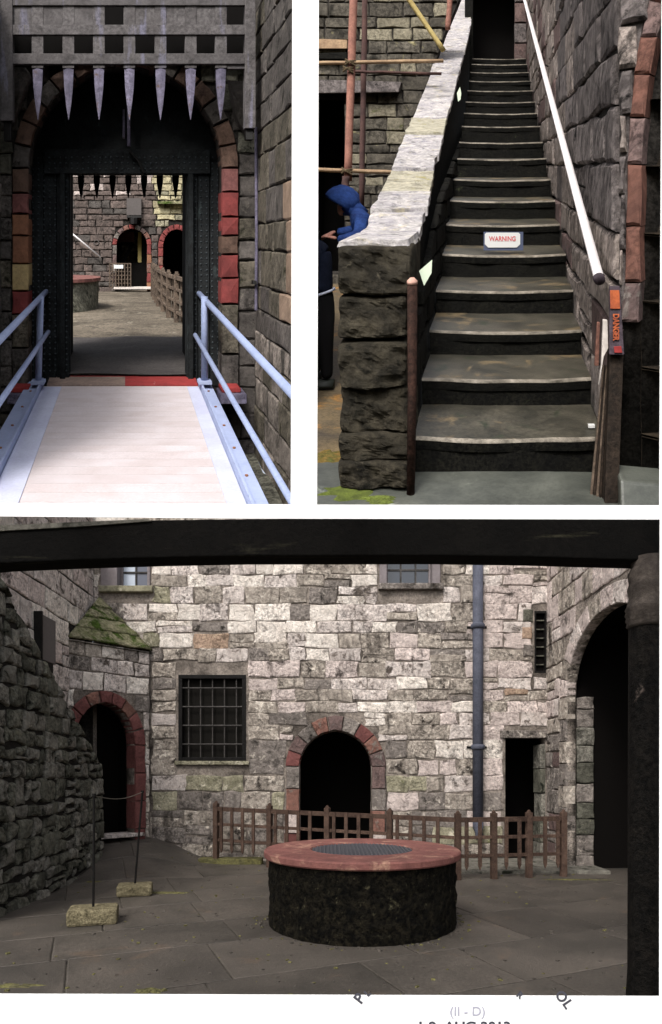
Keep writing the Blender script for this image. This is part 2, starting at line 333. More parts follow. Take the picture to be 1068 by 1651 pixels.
# ------------------------------------------------------------------ masonry helpers
def stone_add(mb, poly, fr, c0, depth, bev, jit, m=0, r=rnd):
    pts = []
    n = len(poly)
    for k in range(n):
        p, q = poly[k], poly[(k + 1) % n]
        pts.append((p[0] + r.uniform(-jit, jit) * .6, p[1] + r.uniform(-jit, jit) * .6))
        L_ = math.hypot(q[0] - p[0], q[1] - p[1])
        if L_ > 4 * bev:
            pts.append(((p[0] + q[0]) / 2 + r.uniform(-jit, jit), (p[1] + q[1]) / 2 + r.uniform(-jit, jit)))
    n = len(pts); cx = sum(p[0] for p in pts) / n; cy = sum(p[1] for p in pts) / n
    i = len(mb.v)
    for p in pts: mb.v.append(fr.p(p[0], p[1], c0))
    for p in pts: mb.v.append(fr.p(p[0], p[1], depth * .45))
    for p in pts:
        d = math.hypot(p[0] - cx, p[1] - cy) or 1; kk = min(.45, bev / d)
        mb.v.append(fr.p(p[0] + (cx - p[0]) * kk, p[1] + (cy - p[1]) * kk, depth * r.uniform(.8, 1.1)))
    mb.v.append(fr.p(cx, cy, depth * r.uniform(.95, 1.25)))
    for a in (0, n):
        for k in range(n):
            k2 = (k + 1) % n; mb.face([i + a + k, i + a + k2, i + a + n + k2, i + a + n + k], m)
    for k in range(n): mb.face([i + 2 * n + k, i + 2 * n + (k + 1) % n, i + 3 * n], m)
def clip(poly, out):
    """clip poly to the convex counter-clockwise outline"""
    for k in range(len(out)):
        a, b = out[k], out[(k + 1) % len(out)]; res = []
        side = lambda p: (b[0] - a[0]) * (p[1] - a[1]) - (b[1] - a[1]) * (p[0] - a[0])
        for j in range(len(poly)):
            p, q = poly[j], poly[(j + 1) % len(poly)]; sp, sq = side(p), side(q)
            if sp >= 0: res.append(p)
            if (sp >= 0) != (sq >= 0):
                t = sp / (sp - sq); res.append((p[0] + (q[0] - p[0]) * t, p[1] + (q[1] - p[1]) * t))
        poly = res
        if len(poly) < 3: return []
    return poly
def area(p): return abs(sum(p[k][0] * p[(k + 1) % len(p)][1] - p[(k + 1) % len(p)][0] * p[k][1] for k in range(len(p)))) / 2
def ccw(p):
    s = sum(p[k][0] * p[(k + 1) % len(p)][1] - p[(k + 1) % len(p)][0] * p[k][1] for k in range(len(p)))
    return p if s > 0 else p[::-1]
def cross_at(poly, b):
    xs = []
    for k in range(len(poly)):
        p, q = poly[k], poly[(k + 1) % len(poly)]
        if (p[1] - b) * (q[1] - b) < 0: xs.append(p[0] + (q[0] - p[0]) * (b - p[1]) / (q[1] - p[1]))
    return (min(xs), max(xs)) if len(xs) >= 2 else None
def masonry(parent, fr, outline, holes, ch, cw, pick, depth=.03, gap=.012, jit=.012, bev=.02, split=0, lim=290, name='stone', seed=1, wild=0):
    r = random.Random(seed); outline = ccw(outline)
    amin = min(p[0] for p in outline); amax = max(p[0] for p in outline); b = min(p[1] for p in outline); bmax = max(p[1] for p in outline)
    items = []
    while b < bmax:
        h = r.uniform(*ch); b1 = b + h
        if bmax - b1 < ch[0] * .6: b1 = bmax
        cuts = []
        for hp in holes:
            xs = [cross_at(hp, b + (b1 - b) * t) for t in (.08, .5, .92)]; xs = [x for x in xs if x]
            if xs: cuts.append((min(x[0] for x in xs), max(x[1] for x in xs)))
        cuts.sort(); segs = []; a = amin
        for c in cuts:
            if c[0] > a: segs.append((a, c[0]))
            a = max(a, c[1])
        if a < amax: segs.append((a, amax))
        for s0, s1 in segs:
            a = s0 - (r.uniform(0, cw[0]) if s0 == amin else 0)
            while a < s1 - .01:
                wd = r.uniform(*cw); a1 = a + wd
                if s1 - a1 < cw[0] * .6: a1 = s1
                aa = max(a, s0)
                if r.random() < split and a1 - aa < (b1 - b) * 3:
                    m_ = b + (b1 - b) * r.uniform(.4, .6); rows = [(b, m_), (m_, b1)]
                else: rows = [(b, b1)]
                for r0, r1 in rows:
                    g = gap / 2; wl = wild
                    q = [(aa + g + r.uniform(-wl, wl), r0 + g + r.uniform(-wl, wl)), (a1 - g + r.uniform(-wl, wl), r0 + g + r.uniform(-wl, wl)), (a1 - g + r.uniform(-wl, wl), r1 - g + r.uniform(-wl, wl)), (aa + g + r.uniform(-wl, wl), r1 - g + r.uniform(-wl, wl))]
                    q = clip(q, outline)
                    if len(q) >= 3 and area(q) > .15 * ch[0] * cw[0]: items.append((q, pick((aa + a1) / 2, (r0 + r1) / 2, r), depth * r.uniform(.5, 1.3)))
                a = a1
        b = b1
    items.sort(key=lambda t: -area(t[0]))
    rest = {}
    for k, (q, mt, dp) in enumerate(items):
        if k < lim:
            mb = MB(); stone_add(mb, q, fr, -.03, dp, bev, jit, 0, r); mb.build(name, mt, parent)
        else:
            rest.setdefault(mt.name, (MB(), mt)); stone_add(rest[mt.name][0], q, fr, -.03, dp, bev, jit, 0, r)
    if rest:
        big = MB(); mats = []
        for k, (mb, mt) in enumerate(rest.values()):
            o = len(big.v); big.v += mb.v; mats.append(mt)
            for f in mb.f: big.face([x + o for x in f], k)
        tag(big.build('small_stones', mats, parent), kind='stuff')
    return len(items)
def slab(parent, fr, outline, holes, t, mt, name='wall_core', c_front=0.0):
    cu = bpy.data.curves.new('tmp', 'CURVE'); cu.dimensions = '2D'; cu.fill_mode = 'BOTH'; cu.extrude = t / 2
    for poly in [outline] + holes:
        sp = cu.splines.new('POLY'); sp.points.add(len(poly) - 1); sp.use_cyclic_u = True
        for k, p in enumerate(poly): sp.points[k].co = (p[0], p[1], 0, 1)
    ob = bpy.data.objects.new('tmp', cu); COL.objects.link(ob)
    me = bpy.data.meshes.new_from_object(ob)
    bpy.data.objects.remove(ob); bpy.data.curves.remove(cu); me.materials.clear()
    for v in me.vertices: v.co = fr.p(v.co.x, v.co.y, v.co.z - t / 2 + c_front)
    bm = bmesh.new(); bm.from_mesh(me); bmesh.ops.remove_doubles(bm, verts=bm.verts, dist=1e-5); bmesh.ops.recalc_face_normals(bm, faces=bm.faces); bm.to_mesh(me); bm.free()
    me.name = name
    return link_mesh(me, name, mt, parent)
def arch_poly(cx, cb, rx, ry, b0, n=20, pt=0.0):
    out = [(cx - rx, b0), (cx + rx, b0)]
    for k in range(n + 1):
        t = math.pi * k / n
        out.append((cx + rx * math.cos(t), cb + ry * math.sin(t) * (1 + pt * (1 - abs(math.cos(t))))))
    return out
def ring(parent, fr, cx, cb, rx, ry, wd, n, mats, b0, nj, c0=-.05, depth=.05, gap=.008, jit=.006, name='voussoir', sides=(1, 1), jmats=None, pt=0.0, t0=0.0, t1=math.pi):
    r = random.Random(n * 7 + 1)
    def pp(t, rr): 
        return (cx + (rx + rr) * math.cos(t), cb + (ry + rr) * math.sin(t) * (1 + pt * (1 - abs(math.cos(t)))))
    for k in range(n):
        a, b = t0 + (t1 - t0) * k / n, t0 + (t1 - t0) * (k + 1) / n; g = gap / (rx + wd)
        q = [pp(a + g, 0), pp(a + g, wd), pp((a + b) / 2, wd), pp(b - g, wd), pp(b - g, 0), pp((a + b) / 2, 0)]
        mb = MB(); stone_add(mb, q, fr, c0, depth * r.uniform(.8, 1.1), .012, jit, 0, r); mb.build(name, mats[k % len(mats)], parent)
    if nj:
        for sgn, on in ((-1, sides[0]), (1, sides[1])):
            if not on: continue
            for k in range(nj):
                y0 = b0 + (cb - b0) * k / nj; y1 = b0 + (cb - b0) * (k + 1) / nj
                x0, x1 = sorted((cx + sgn * rx, cx + sgn * (rx + wd * r.uniform(.9, 1.15))))
                mm = (jmats or mats); mt = mm[(k if sgn < 0 else k + 1) % len(mm)] if not isinstance(mm, dict) else mm[sgn][k % len(mm[sgn])]
                mb = MB(); stone_add(mb, [(x0, y0 + gap / 2), (x1, y0 + gap / 2), (x1, y1 - gap / 2), (x0, y1 - gap / 2)], fr, c0, depth * r.uniform(.8, 1.1), .012, jit, 0, r)
                mb.build('jamb_stone', mt, parent)
def recess(parent, fr, a0, a1, b0, b1, cf, dp, mt=None):
    mb = MB(); i = 0
    P8 = [fr.p(a, b, c) for c in (cf, cf - dp) for a, b in ((a0, b0), (a1, b0), (a1, b1), (a0, b1))]
    mb.v = P8
    mb.face([4, 5, 6, 7]); mb.face([0, 1, 5, 4]); mb.face([1, 2, 6, 5]); mb.face([2, 3, 7, 6]); mb.face([3, 0, 4, 7])
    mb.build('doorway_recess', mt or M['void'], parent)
def text_part(S, fr, body, size, mt, parent, c=.003, at=(0, 0), name='lettering', rot=0, bold=0.0, sx=1.0, ex=.0008):
    cu = bpy.data.curves.new('tmp', 'FONT'); cu.body = body; cu.size = size; cu.align_x = 'CENTER'; cu.align_y = 'CENTER'; cu.extrude = ex; cu.offset = bold
    ob = bpy.data.objects.new('tmp', cu); COL.objects.link(ob); me = bpy.data.meshes.new_from_object(ob)
    bpy.data.objects.remove(ob); bpy.data.curves.remove(cu); me.materials.clear()
    cr, sr = math.cos(rot), math.sin(rot)
    for v in me.vertices:
        x, y = v.co.x * sx, v.co.y
        v.co = fr.p(at[0] + x * cr - y * sr, at[1] + x * sr + y * cr, c + v.co.z)
    me.name = name
    return link_mesh(me, name, mt, parent)
def grid_sheet(S, name, mt, x0, x1, y0, y1, nx, ny, zf, thick=0, **kw):
    mb = MB()
    for j in range(ny + 1):
        for i in range(nx + 1):
            x = x0 + (x1 - x0) * i / nx; y = y0 + (y1 - y0) * j / ny; mb.v.append(Vector((x, y, zf(x, y))))
    for j in range(ny):
        for i in range(nx):
            a = j * (nx + 1) + i; mb.face([a, a + 1, a + nx + 2, a + nx + 1])
    return mb.build(name, mt, None, S, (x0, y0, 0), smooth=True)
def blob(S, name, mt, c, rx, ry, zf, lift=.006, seed=0, label=None, n=22, jag=.35):
    """thin irregular patch of growth on the ground"""
    mb = MB(); c = Vector(c); mb.v.append(Vector((c.x, c.y, zf(c.x, c.y) + lift * 2)))
    for k in range(n):
        t = 2 * math.pi * k / n; rr = 1 + jag * mnoise.noise(Vector((math.cos(t) * 2 + seed * 5, math.sin(t) * 2, seed)))
        for q, l in ((.7, lift * 1.6), (1.0, -.002)):
            x = c.x + rx * q * rr * math.cos(t); y = c.y + ry * q * rr * math.sin(t); mb.v.append(Vector((x, y, zf(x, y) + l)))
    for k in range(n):
        k2 = (k + 1) % n; mb.face([0, 1 + 2 * k, 1 + 2 * k2]); mb.face([1 + 2 * k, 2 + 2 * k, 2 + 2 * k2, 1 + 2 * k2])
    o = mb.build(name, mt, None, S, c); tag(o, label, kind='stuff'); return o
def skinned(S, name, mt, J, E, parent, root=0, sub=2):
    me = bpy.data.meshes.new('tmp'); me.from_pydata([j[0] for j in J], E, []); ob = bpy.data.objects.new('tmp', me); COL.objects.link(ob)
    sk = ob.modifiers.new('s', 'SKIN'); 
    for k, j in enumerate(J):
        rr = j[1] if isinstance(j[1], tuple) else (j[1], j[1]); me.skin_vertices[0].data[k].radius = rr
        me.skin_vertices[0].data[k].use_root = (k == root)
    sb = ob.modifiers.new('b', 'SUBSURF'); sb.levels = sub; sb.render_levels = sub
    dg = bpy.context.evaluated_depsgraph_get(); m2 = bpy.data.meshes.new_from_object(ob.evaluated_get(dg)); bpy.data.objects.remove(ob)
    m2.name = name; m2.materials.clear()
    return link_mesh(m2, name, mt, parent, smooth=True)

exec_parts = []
X_, Y_, Z_ = Vector((1, 0, 0)), Vector((0, 1, 0)), Vector((0, 0, 1))

# ================================================================== THE PAGE (white board with three openings)
def pg(px, py): return ((px - 534) / 1000, (1245 - py) / 1000)
pf = Fr((0, 1, 0), (1, 0, 0), (0, -1, 0))
page = thing(PG, 'page', 'large white page board with three rectangular openings', 'page', (0, 1, -.40))
slab(page, pf, [pg(-60, 1720), pg(1130, 1720), pg(1130, -60), pg(-60, -60)],
     [[pg(-4, 811), pg(469, 813), pg(471.5, -4), pg(-4, -4)],
      [pg(511.5, 813.5), pg(1063.5, 814.5), pg(1067, -4), pg(514.5, -4)],
      [pg(-4, 1602), pg(1063.5, 1606), pg(1064, 837.5), pg(400, 836), pg(-4, 832.5)]], .0012, M['page'], 'page_sheet')
def stamp(body, px, py, deg, size, mt=None, bold=.0006, sx=1.0):
    text_part(PG, pf, body, size, mt or M['ink'], page, .0006, pg(px, py), 'stamp_letter', R(deg), bold, sx, .0003)
stamp('P', 580, 1610, 52, .024); stamp('L', 593, 1601.5, 46, .014); stamp('O', 905, 1607, -52, .022); stamp('L', 915, 1619, -56, .022); stamp('R', 838, 1604.5, -40, .014)
stamp('(II - D)', 754, 1631, 0, .021, M['ink_faint'], .0002)
stamp('1 9  AUG 2013', 748, 1655.5, 0, .021, None, .0006, 1.16)

# ================================================================== GROUND
g0 = MB(); g0.v = [Vector(p) for p in ((-400, -400, -.52), (400, -400, -.52), (400, 400, -.52), (-400, 400, -.52))]; g0.face([0, 1, 2, 3])
tag(g0.build('ground', M['ground'], None, PG, (0, 0, -.52)), kind='structure')

# ================================================================== COURTYARD (lower picture)
S = CY
def sst(x, a, b):
    t = max(0, min(1, (x - a) / (b - a))); return t * t * (3 - 2 * t)
def fz(x, y): return .42 * sst(y, 8.2, 11.2) * sst(-x, 2.0, 3.3) + .008 * mnoise.noise(Vector((x * .8, y * .8, 0)))
fl = thing(S, 'courtyard_floor', kind='structure', base=(0, 7, 0))
mb = MB()
for j in range(29):
    for i in range(37): 
        x = -4.8 + i * 9.8 / 36; y = 4.0 + j * 7.6 / 28; mb.v.append(Vector((x, y, fz(x, y) - .012)))
for j in range(28):
    for i in range(36):
        a = j * 37 + i; mb.face([a, a + 1, a + 38, a + 37])
mb.build('joint_bed', M['floor_joint'], fl, smooth=True)
r = random.Random(5)
cA = math.cos(R(24)); sA = math.sin(R(24))
v0 = -6
while v0 < 12:
    hgt = r.uniform(.75, 1.1); u0 = -3 - r.uniform(0, .8)
    while u0 < 14:
        wd = r.uniform(.9, 1.7)
        g = .007
        corner = [(u0 + g, v0 + g), (u0 + wd - g, v0 + g), (u0 + wd - g, v0 + hgt - g), (u0 + g, v0 + hgt - g)]
        q = [(u * cA - v * sA * .9 - 2, u * sA + v * cA + 3.5) for u, v in corner]
        q = clip(q, [(-4.75, 4.05), (4.95, 4.05), (4.95, 11.55), (-4.75, 11.55)])
        if len(q) >= 3 and area(q) > .03:
            mb = MB(); n = 3; lift = r.uniform(0, .004)
            cx = sum(p[0] for p in q) / len(q); cy = sum(p[1] for p in q) / len(q)
            pts = []
            for k in range(len(q)):
                p, p2 = q[k], q[(k + 1) % len(q)]
                pts += [p, ((p[0] * 2 + p2[0]) / 3, (p[1] * 2 + p2[1]) / 3), ((p[0] + 2 * p2[0]) / 3, (p[1] + 2 * p2[1]) / 3)]
            m_ = len(pts)
            for rr, dz in ((1, -.02), (1, -.004), (.985, 0), (.5, 0)):
                for p in pts:
                    x = cx + (p[0] - cx) * rr; y = cy + (p[1] - cy) * rr; mb.v.append(Vector((x, y, fz(x, y) + dz + lift)))
            mb.v.append(Vector((cx, cy, fz(cx, cy) + lift)))
            for a in range(3):
                for k in range(m_):
                    k2 = (k + 1) % m_; mb.face([a * m_ + k, a * m_ + k2, (a + 1) * m_ + k2, (a + 1) * m_ + k])
            for k in range(m_): mb.face([3 * m_ + k, 3 * m_ + (k + 1) % m_, 4 * m_])
            mb.build('flagstone', M['floor'], fl)
        u0 += wd
    v0 += hgt

# back wall
BW = thing(S, 'courtyard_wall', 'pale blotchy stone courtyard wall with arched doorway and barred window', 'wall', (0, 11.2, 0))
bf = Fr((0, 11.2, 0), (1, 0, 0), (0, -1, 0))
A = lambda px, py: bf.ab(S, px, py)
def rect(px0, py0, px1, py1): return [A(px0, py1), A(px1, py1), A(px1, py0), A(px0, py0)]
outl = [(-4.3, -.6), (3.95, -.6), (3.95, 6.38), (-4.3, 6.38)]
cxD, _ = A(541.5, 1240); _, cbD = A(541, 1236); rxD = 58.5 * .0112; ryD = .62
hD = arch_poly(cxD, cbD, rxD, ryD, -.4, pt=.06)
hD_out = arch_poly(cxD, cbD, rxD + .27, ryD + .27, -.6, pt=.06)
h_winC = rect(288, 1088, 397, 1227); h_winA = rect(178, 880, 243, 946); h_winB = rect(622, 880, 698, 942)
h_slit = rect(862, 985, 883, 1085); h_doorF = [A(815, 1312)[0:1] + (-.4,), A(897, 1312)[0:1] + (-.4,), A(892, 1190), A(818, 1190)]
h_tur = [(-4.27, -.4), (-3.30, -.4), (-3.30, 3.55), (-4.27, 3.55)]
slab(BW, bf, outl, [h_tur, hD, h_winC, h_winA, h_winB, rect(862, 985, 882, 1085), rect(815, 1460, 880, 1190)], .45, M['mortar'], 'wall_core', -.004)
ipx = lambda a: a / .0112 + 534
ipy = lambda b: 1245 - (b - 1.6) / .0112
def pickB(a, b, r):
    x, y = ipx(a), ipy(b); u = r.random()
    n = mnoise.noise(Vector((x * .011, y * .016, 3.3)))
    if y > 1275: return M['st_grey'] if u < .5 else M['st_dirty'] if u < .76 else M['st_moss'] if u < .88 else M['st_pink']
    if 300 < x < 370 and 1000 < y < 1050: return M['st_grey'] if u < .7 else M['st_ochre']
    if x < 300 and y > 1150: return M['st_dirty'] if u < .6 else M['st_pale']
    if x < 420 and y > 1225: return M['st_moss'] if u < .5 else M['st_dirty']
    if 400 < x < 560 and 1060 < y < 1190: return M['st_dirty'] if u < .5 else M['st_grey'] if u < .8 else M['st_pink']
    if 395 < x < 480 and y > 1190: return M['st_dirty'] if u < .6 else M['st_grey']
    if x > 780:
        if u < .06: return M['st_ochre']
        return M['st_pink'] if u < .62 else M['st_pale'] if u < .8 else M['st_dirty']
    if y > 1215: return M['st_pale'] if u < .2 else M['st_pink'] if u < .4 else M['st_moss'] if u < .55 else M['st_dirty'] if u < .85 else M['st_grey']
    if n < -.20: return M['st_dirty'] if u < .7 else M['st_grey']
    if x > 640: return M['st_pink'] if u < .45 else M['st_cream'] if u < .75 else M['st_pale'] if u < .92 else M['st_dirty']
    if u < .03: return M['st_ochre']
    return M['st_cream'] if u < .42 else M['st_pale'] if u < .82 else M['st_dirty'] if u < .96 else M['st_moss']
masonry(BW, bf, [(-4.3, -.45), (3.95, -.45), (3.95, 6.36), (-4.3, 6.36)],
        [[(-4.4, -.6), (-3.24, -.6), (-3.24, 3.6), (-4.4, 3.6)], hD_out, rect(284, 1082, 401, 1232), rect(160, 880, 247, 958), rect(608, 880, 714, 953), rect(858, 981, 890, 1089), rect(811, 1460, 902, 1184)],
        (.20, .34), (.30, .66), pickB, .016, .012, .026, .02, split=.15, lim=285, seed=3, wild=.02)
recess(BW, bf, -1.2, 1.3, -.5, 3.4, -.46, 1.2)
recess(BW, bf, -3.2, -1.3, 1.2, 3.9, -.46, .8)
recess(BW, bf, -4.2, -3.0, 4.4, 6.3, -.46, .8); recess(BW, bf, .6, 2.4, 4.4, 6.3, -.46, .8); recess(BW, bf, 3.0, 4.2, -.5, 2.9, -.46, .8); recess(BW, bf, 3.0, 4.2, 3.2, 4.8, -.46, .8)
ring(BW, bf, cxD, cbD, rxD, ryD, .25, 9, [M['red_grey'], M['red2'], M['red'], M['st_grey'], M['red_grey'], M['red2'], M['st_grey'], M['red_grey'], M['red']], -.3, 5,
     -.42, .05, pt=.06, jmats=[M['red_grey'], M['red'], M['st_pink'], M['red2'], M['st_grey']])
# door F lintel and jamb reveal
mb = MB(); mb.fbox(bf, A(806, 0)[0], A(884, 0)[0], A(0, 1190)[1], A(0, 1178)[1], -.4, .05); mb.build('lintel', M['st_grey'], BW, bev=.01)
for k in range(5):
    y0 = 1200 + k * 40; mb = MB(); a0, b1 = A(872 + rnd.uniform(-2, 2), y0); a1, b0 = A(884, y0 + 39)
    mb.fbox(bf, a0, a1, b0, b1, -.42, -.02); mb.build('jamb_stone', M['rub_dark'] if k % 2 else M['rub_grey'], BW, bev=.01)
# window C: barred
wc = thing(S, 'barred_window', 'large dark square window with iron grid in pale wall', 'window', bf.p(*A(342, 1157)))
a0, b0 = A(288, 1227); a1, b1 = A(397, 1088)
mb = MB(); t = .07
mb.fbox(bf, a0, a1, b1 - t, b1, -.12, .012); mb.fbox(bf, a0, a1, b0, b0 + t, -.12, .012); mb.fbox(bf, a0, a0 + t, b0 + t, b1 - t, -.12, .012); mb.fbox(bf, a1 - t, a1, b0 + t, b1 - t, -.12, .012)
mb.build('window_frame', M['iron'], wc, bev=.006)
for k in range(5):
    x = a0 + t + (a1 - a0 - 2 * t) * (k + .5) / 5; mb = MB(); mb.tube([bf.p(x, b0 + t, -.03), bf.p(x, b1 - t, -.03)], .011, 6); mb.build('vertical_bar', M['iron_grey'], wc)
for k in range(4):
    y = b0 + (b1 - b0) * (k + .9) / 4.6; mb = MB(); mb.tube([bf.p(a0 + t, y, -.015), bf.p(a1 - t, y, -.015)], .013, 6); mb.build('horizontal_bar', M['iron_grey'], wc)
mb = MB(); mb.fbox(bf, a0 + t, a1 - t, b0 + t, b1 - t, -.11, -.10); mb.build('pane', plain('window_dark_glass', (20, 18, 15), .8, spec=.1), wc)
mb = MB(); mb.fbox(bf, a0 - .06, a1 + .06, b0 - .07, b0, -.1, .06); mb.build('window_sill', M['st_moss'], wc, bev=.012)
# windows A and B
def sashwin(name, label, x0, x1, ys, lit, rx0, rx1):
    t_ = thing(S, name, label, 'window', bf.p(*A((x0 + x1) / 2, ys)))
    a0, b0 = A(x0, ys); a1, b1 = A(x1, 870)
    ra, _ = A(rx0, ys); rb, _ = A(rx1, ys)
    # stone surround
    for (u0, u1) in ((a0, ra), (rb, a1)):
        mb = MB(); mb.fbox(bf, u0, u1, b0, b1, -.35, .03); mb.build('surround_stone', M['frame_l'], t_, bev=.012)
    mb = MB(); mb.fbox(bf, a0 - .02, a1 + .05, b0 - .11, b0, -.35, .09); mb.build('window_sill', M['st_moss'] if lit else M['st_grey'], t_, bev=.015)
    f = .035; mb = MB()
    mb.fbox(bf, ra, rb, b0, b0 + f, -.24, -.18); mb.fbox(bf, ra, ra + f, b0 + f, b1, -.24, -.18); mb.fbox(bf, rb - f, rb, b0 + f, b1, -.24, -.18)
    mb.build('window_frame', M['frame_l'], t_, bev=.005)
    for k in (1, 2) if not lit else (1,):
        x = ra + (rb - ra) * k / (3 if not lit else 2); mb = MB(); mb.fbox(bf, x - .014, x + .014, b0 + f, b1, -.235, -.195); mb.build('glazing_bar', M['iron_grey'], t_)
    for k in (1,):
        y = b0 + .32; mb = MB(); mb.fbox(bf, ra + f, rb - f, y - .014, y + .014, -.233, -.193); mb.build('glazing_bar', M['iron_grey'], t_)
    n = 3 if not lit else 2
    for k in range(n):
        mb = MB(); mb.fbox(bf, ra + f + (rb - ra - 2 * f) * k / n, ra + f + (rb - ra - 2 * f) * (k + 1) / n - .003, b0 + f, b1, -.222, -.216)
        mb.build('pane', lit[k] if lit else M['glass'], t_)
gl = plain('sky_glare_glass', (196, 206, 220), .25); gl2 = plain('dull_glass', (98, 102, 116), .2)  # sky reflection painted in as pale pane colour
sashwin('sash_window', 'small bright window with mossy sill above the green roof', 163, 243, 946, [gl, gl2], 190, 238)
sashwin('sash_window', 'small dark glazed window left of the blue drainpipe', 612, 710, 942, None, 624, 697)
# slit window
t_ = thing(S, 'slit_window', 'narrow tall dark window in corner right of drainpipe', 'window', bf.p(*A(872, 1035)))
a0, b0 = A(862, 1085); a1, b1 = A(882, 985); mb = MB()
mb.fbox(bf, a0, a0 + .03, b0, b1, -.1, .0); mb.fbox(bf, a1 - .03, a1, b0, b1, -.1, 0); mb.fbox(bf, a0 + .03, a1 - .03, b0, b0 + .04, -.1, 0); mb.fbox(bf, a0 + .03, a1 - .03, b1 - .04, b1, -.1, 0)
mb.build('window_frame', M['iron'], t_)
for k in range(6): mb = MB(); y = b0 + (b1 - b0) * (k + 1) / 7; mb.fbox(bf, a0 + .03, a1 - .03, y - .01, y + .01, -.08, -.05); mb.build('glazing_bar', M['rub_dark'], t_)
mb = MB(); mb.fbox(bf, a0 + .03, a1 - .03, b0 + .04, b1 - .04, -.096, -.09); mb.build('pane', M['void'], t_)
for k, (x, y, mt) in enumerate(((852, 992, 'rub_dark'), (850, 1020, 'st_ochre'), (853, 1048, 'st_grey'))):
    mb = MB(); a, b = A(x, y); stone_add(mb, [(a - .1, b - .12), (a + .08, b - .12), (a + .08, b + .1), (a - .1, b + .1)], bf, -.02, .035, .02, .01); mb.build('jamb_stone', M[mt], BW)
# drainpipe
dp = thing(S, 'drainpipe', 'blue-grey cast iron drainpipe running down the stone wall', 'drainpipe', bf.p(A(768, 0)[0], 1.0, .1))
xa = A(768.5, 1000)[0]
mb = MB(); mb.tube([bf.p(xa, .75, .11), bf.p(xa, 6.3, .11)], .093, 14); mb.build('pipe', M['pipe'], dp, smooth=True)
for y in (1012, 1205):
    b = A(0, y)[1]; mb = MB(); mb.tube([bf.p(xa, b - .05, .11), bf.p(xa, b - .03, .11), bf.p(xa, b + .03, .11), bf.p(xa, b + .05, .11)], [.1, .125, .125, .1], 14); mb.build('collar', M['pipe'], dp, smooth=True)
    mb = MB(); mb.fbox(bf, xa - .18, xa + .18, b - .02, b + .02, -.0, .03); mb.build('bracket', M['iron'], dp)
mb = MB(); mb.tube([bf.p(xa, .78, .11), bf.p(xa, .6, .13), bf.p(xa, .45, .24)], .093, 14); mb.build('shoe', M['pipe'], dp, smooth=True)
# corner turret wall across the left corner
TW = thing(S, 'corner_turret', 'projecting corner wall with round red arched doorway', 'wall', (-3.8, 10.7, .3))
p1 = Vector((-4.30, 10.12, 0)); p2 = Vector((-3.27, 11.17, 0))
tf = Fr(p1, p2 - p1); Lt = (p2 - p1).length
T = lambda px, py: tf.ab(S, px, py)
bt0 = T(112, 1030)[1]; bt1 = T(238, 1050)[1]
out = [(0, -.4), (Lt, -.4), (Lt, bt1), (0, bt0)]
ca, cb = T(170, 1200); cl = T(120, 1200)[0]; crr = T(217, 1200)[0]; topb = T(170, 1133)[1]
cx = (cl + crr) / 2; rx = (crr - cl) / 2; ry = topb - cb
hT = arch_poly(cx, cb, rx, ry, -.3)
slab(TW, tf, out, [hT], .3, M['mortar'], 'wall_core', -.004)
hTo = arch_poly(cx, cb, rx + .2, ry + .2, -.4)
pk = lambda a, b, r: r.choice([M['st_pale'], M['st_cream'], M['st_dirty'], M['st_pale'], M['st_grey']] if b > 1.6 else [M['st_dirty'], M['st_moss'], M['st_grey'], M['st_pale']])
masonry(TW, tf, out, [hTo], (.2, .33), (.25, .5), pk, .02, .02, .02, .02, seed=9)
ring(TW, tf, cx, cb, rx, ry, .2, 9, [M['red'], M['red'], M['red2']], .1, 4, -.28, .05, jmats=[M['red']])
recess(TW, tf, cx - rx - .1, cx + rx + .1, -.3, cb + ry + .1, -.31, .5)
mb = MB(); mb.fbox(tf, cx - rx - .1, cx + rx + .15, T(170, 1349)[1] - .03, T(170, 1346)[1], -.3, .1); mb.build('doorstep', M['st_pale'], TW, bev=.01)
# mossy roof
rf = thing(S, 'mossy_roof', 'small triangular lean-to roof covered in green moss', 'roof', (-4, 10.9, 3.9))
ap = bf.p(*A(160, 962), .0); e0 = tf.p(-.02, bt0 + .02, .05); e1 = tf.p(Lt + .03, bt1 + .02, .05)
nrow = 4
for k in range(nrow):
    mb = MB(); nx = 10; t0, t1 = k / nrow, min((k + 1.12) / nrow, .985)
    nn = (e1 - e0).cross(ap - e0).normalized(); nn = nn if nn.z > 0 else -nn
    for lay in (0, 1):
        for jj in range(5):
            t = t0 + (t1 - t0) * jj / 4
            for i in range(nx + 1):
                p = e0.lerp(ap, t).lerp(e1.lerp(ap, t), i / nx); ns = mnoise.noise(p * 5)
                lift_ = .022 * (1 - jj / 4) + .03 * ns
                q = p + nn * (lift_ - .035 * lay)
                if jj == 0: q += (e0 - ap).normalized() * .03 * mnoise.noise(p * 7)
                mb.v.append(q)
    W = nx + 1; B_ = 5 * W
    for jj in range(4):
        for i in range(nx): a = jj * W + i; mb.face([a, a + 1, a + W + 1, a + W]); mb.face([B_ + a, B_ + a + 1, B_ + a + W + 1, B_ + a + W])
    for i in range(nx): mb.face([i, i + 1, B_ + i + 1, B_ + i]); a = 4 * W + i; mb.face([a, a + 1, B_ + a + 1, B_ + a])
    for jj in range(4):
        for i in (0, nx): a = jj * W + i; mb.face([a, a + W, B_ + a + W, B_ + a])
    mb.build('stone_course', M['moss_g'], rf, smooth=True)
mb = MB(); mb.v = [e0 - Z_ * .05, e1 - Z_ * .05, ap - Z_ * .05, tf.p(-.02, bt0 - .05, -.05), tf.p(Lt, bt1 - .05, -.05)]
mb.face([0, 1, 4, 3]); mb.face([0, 3, 2]); mb.face([1, 2, 4]); mb.build('soffit', M['rub_dark'], rf)
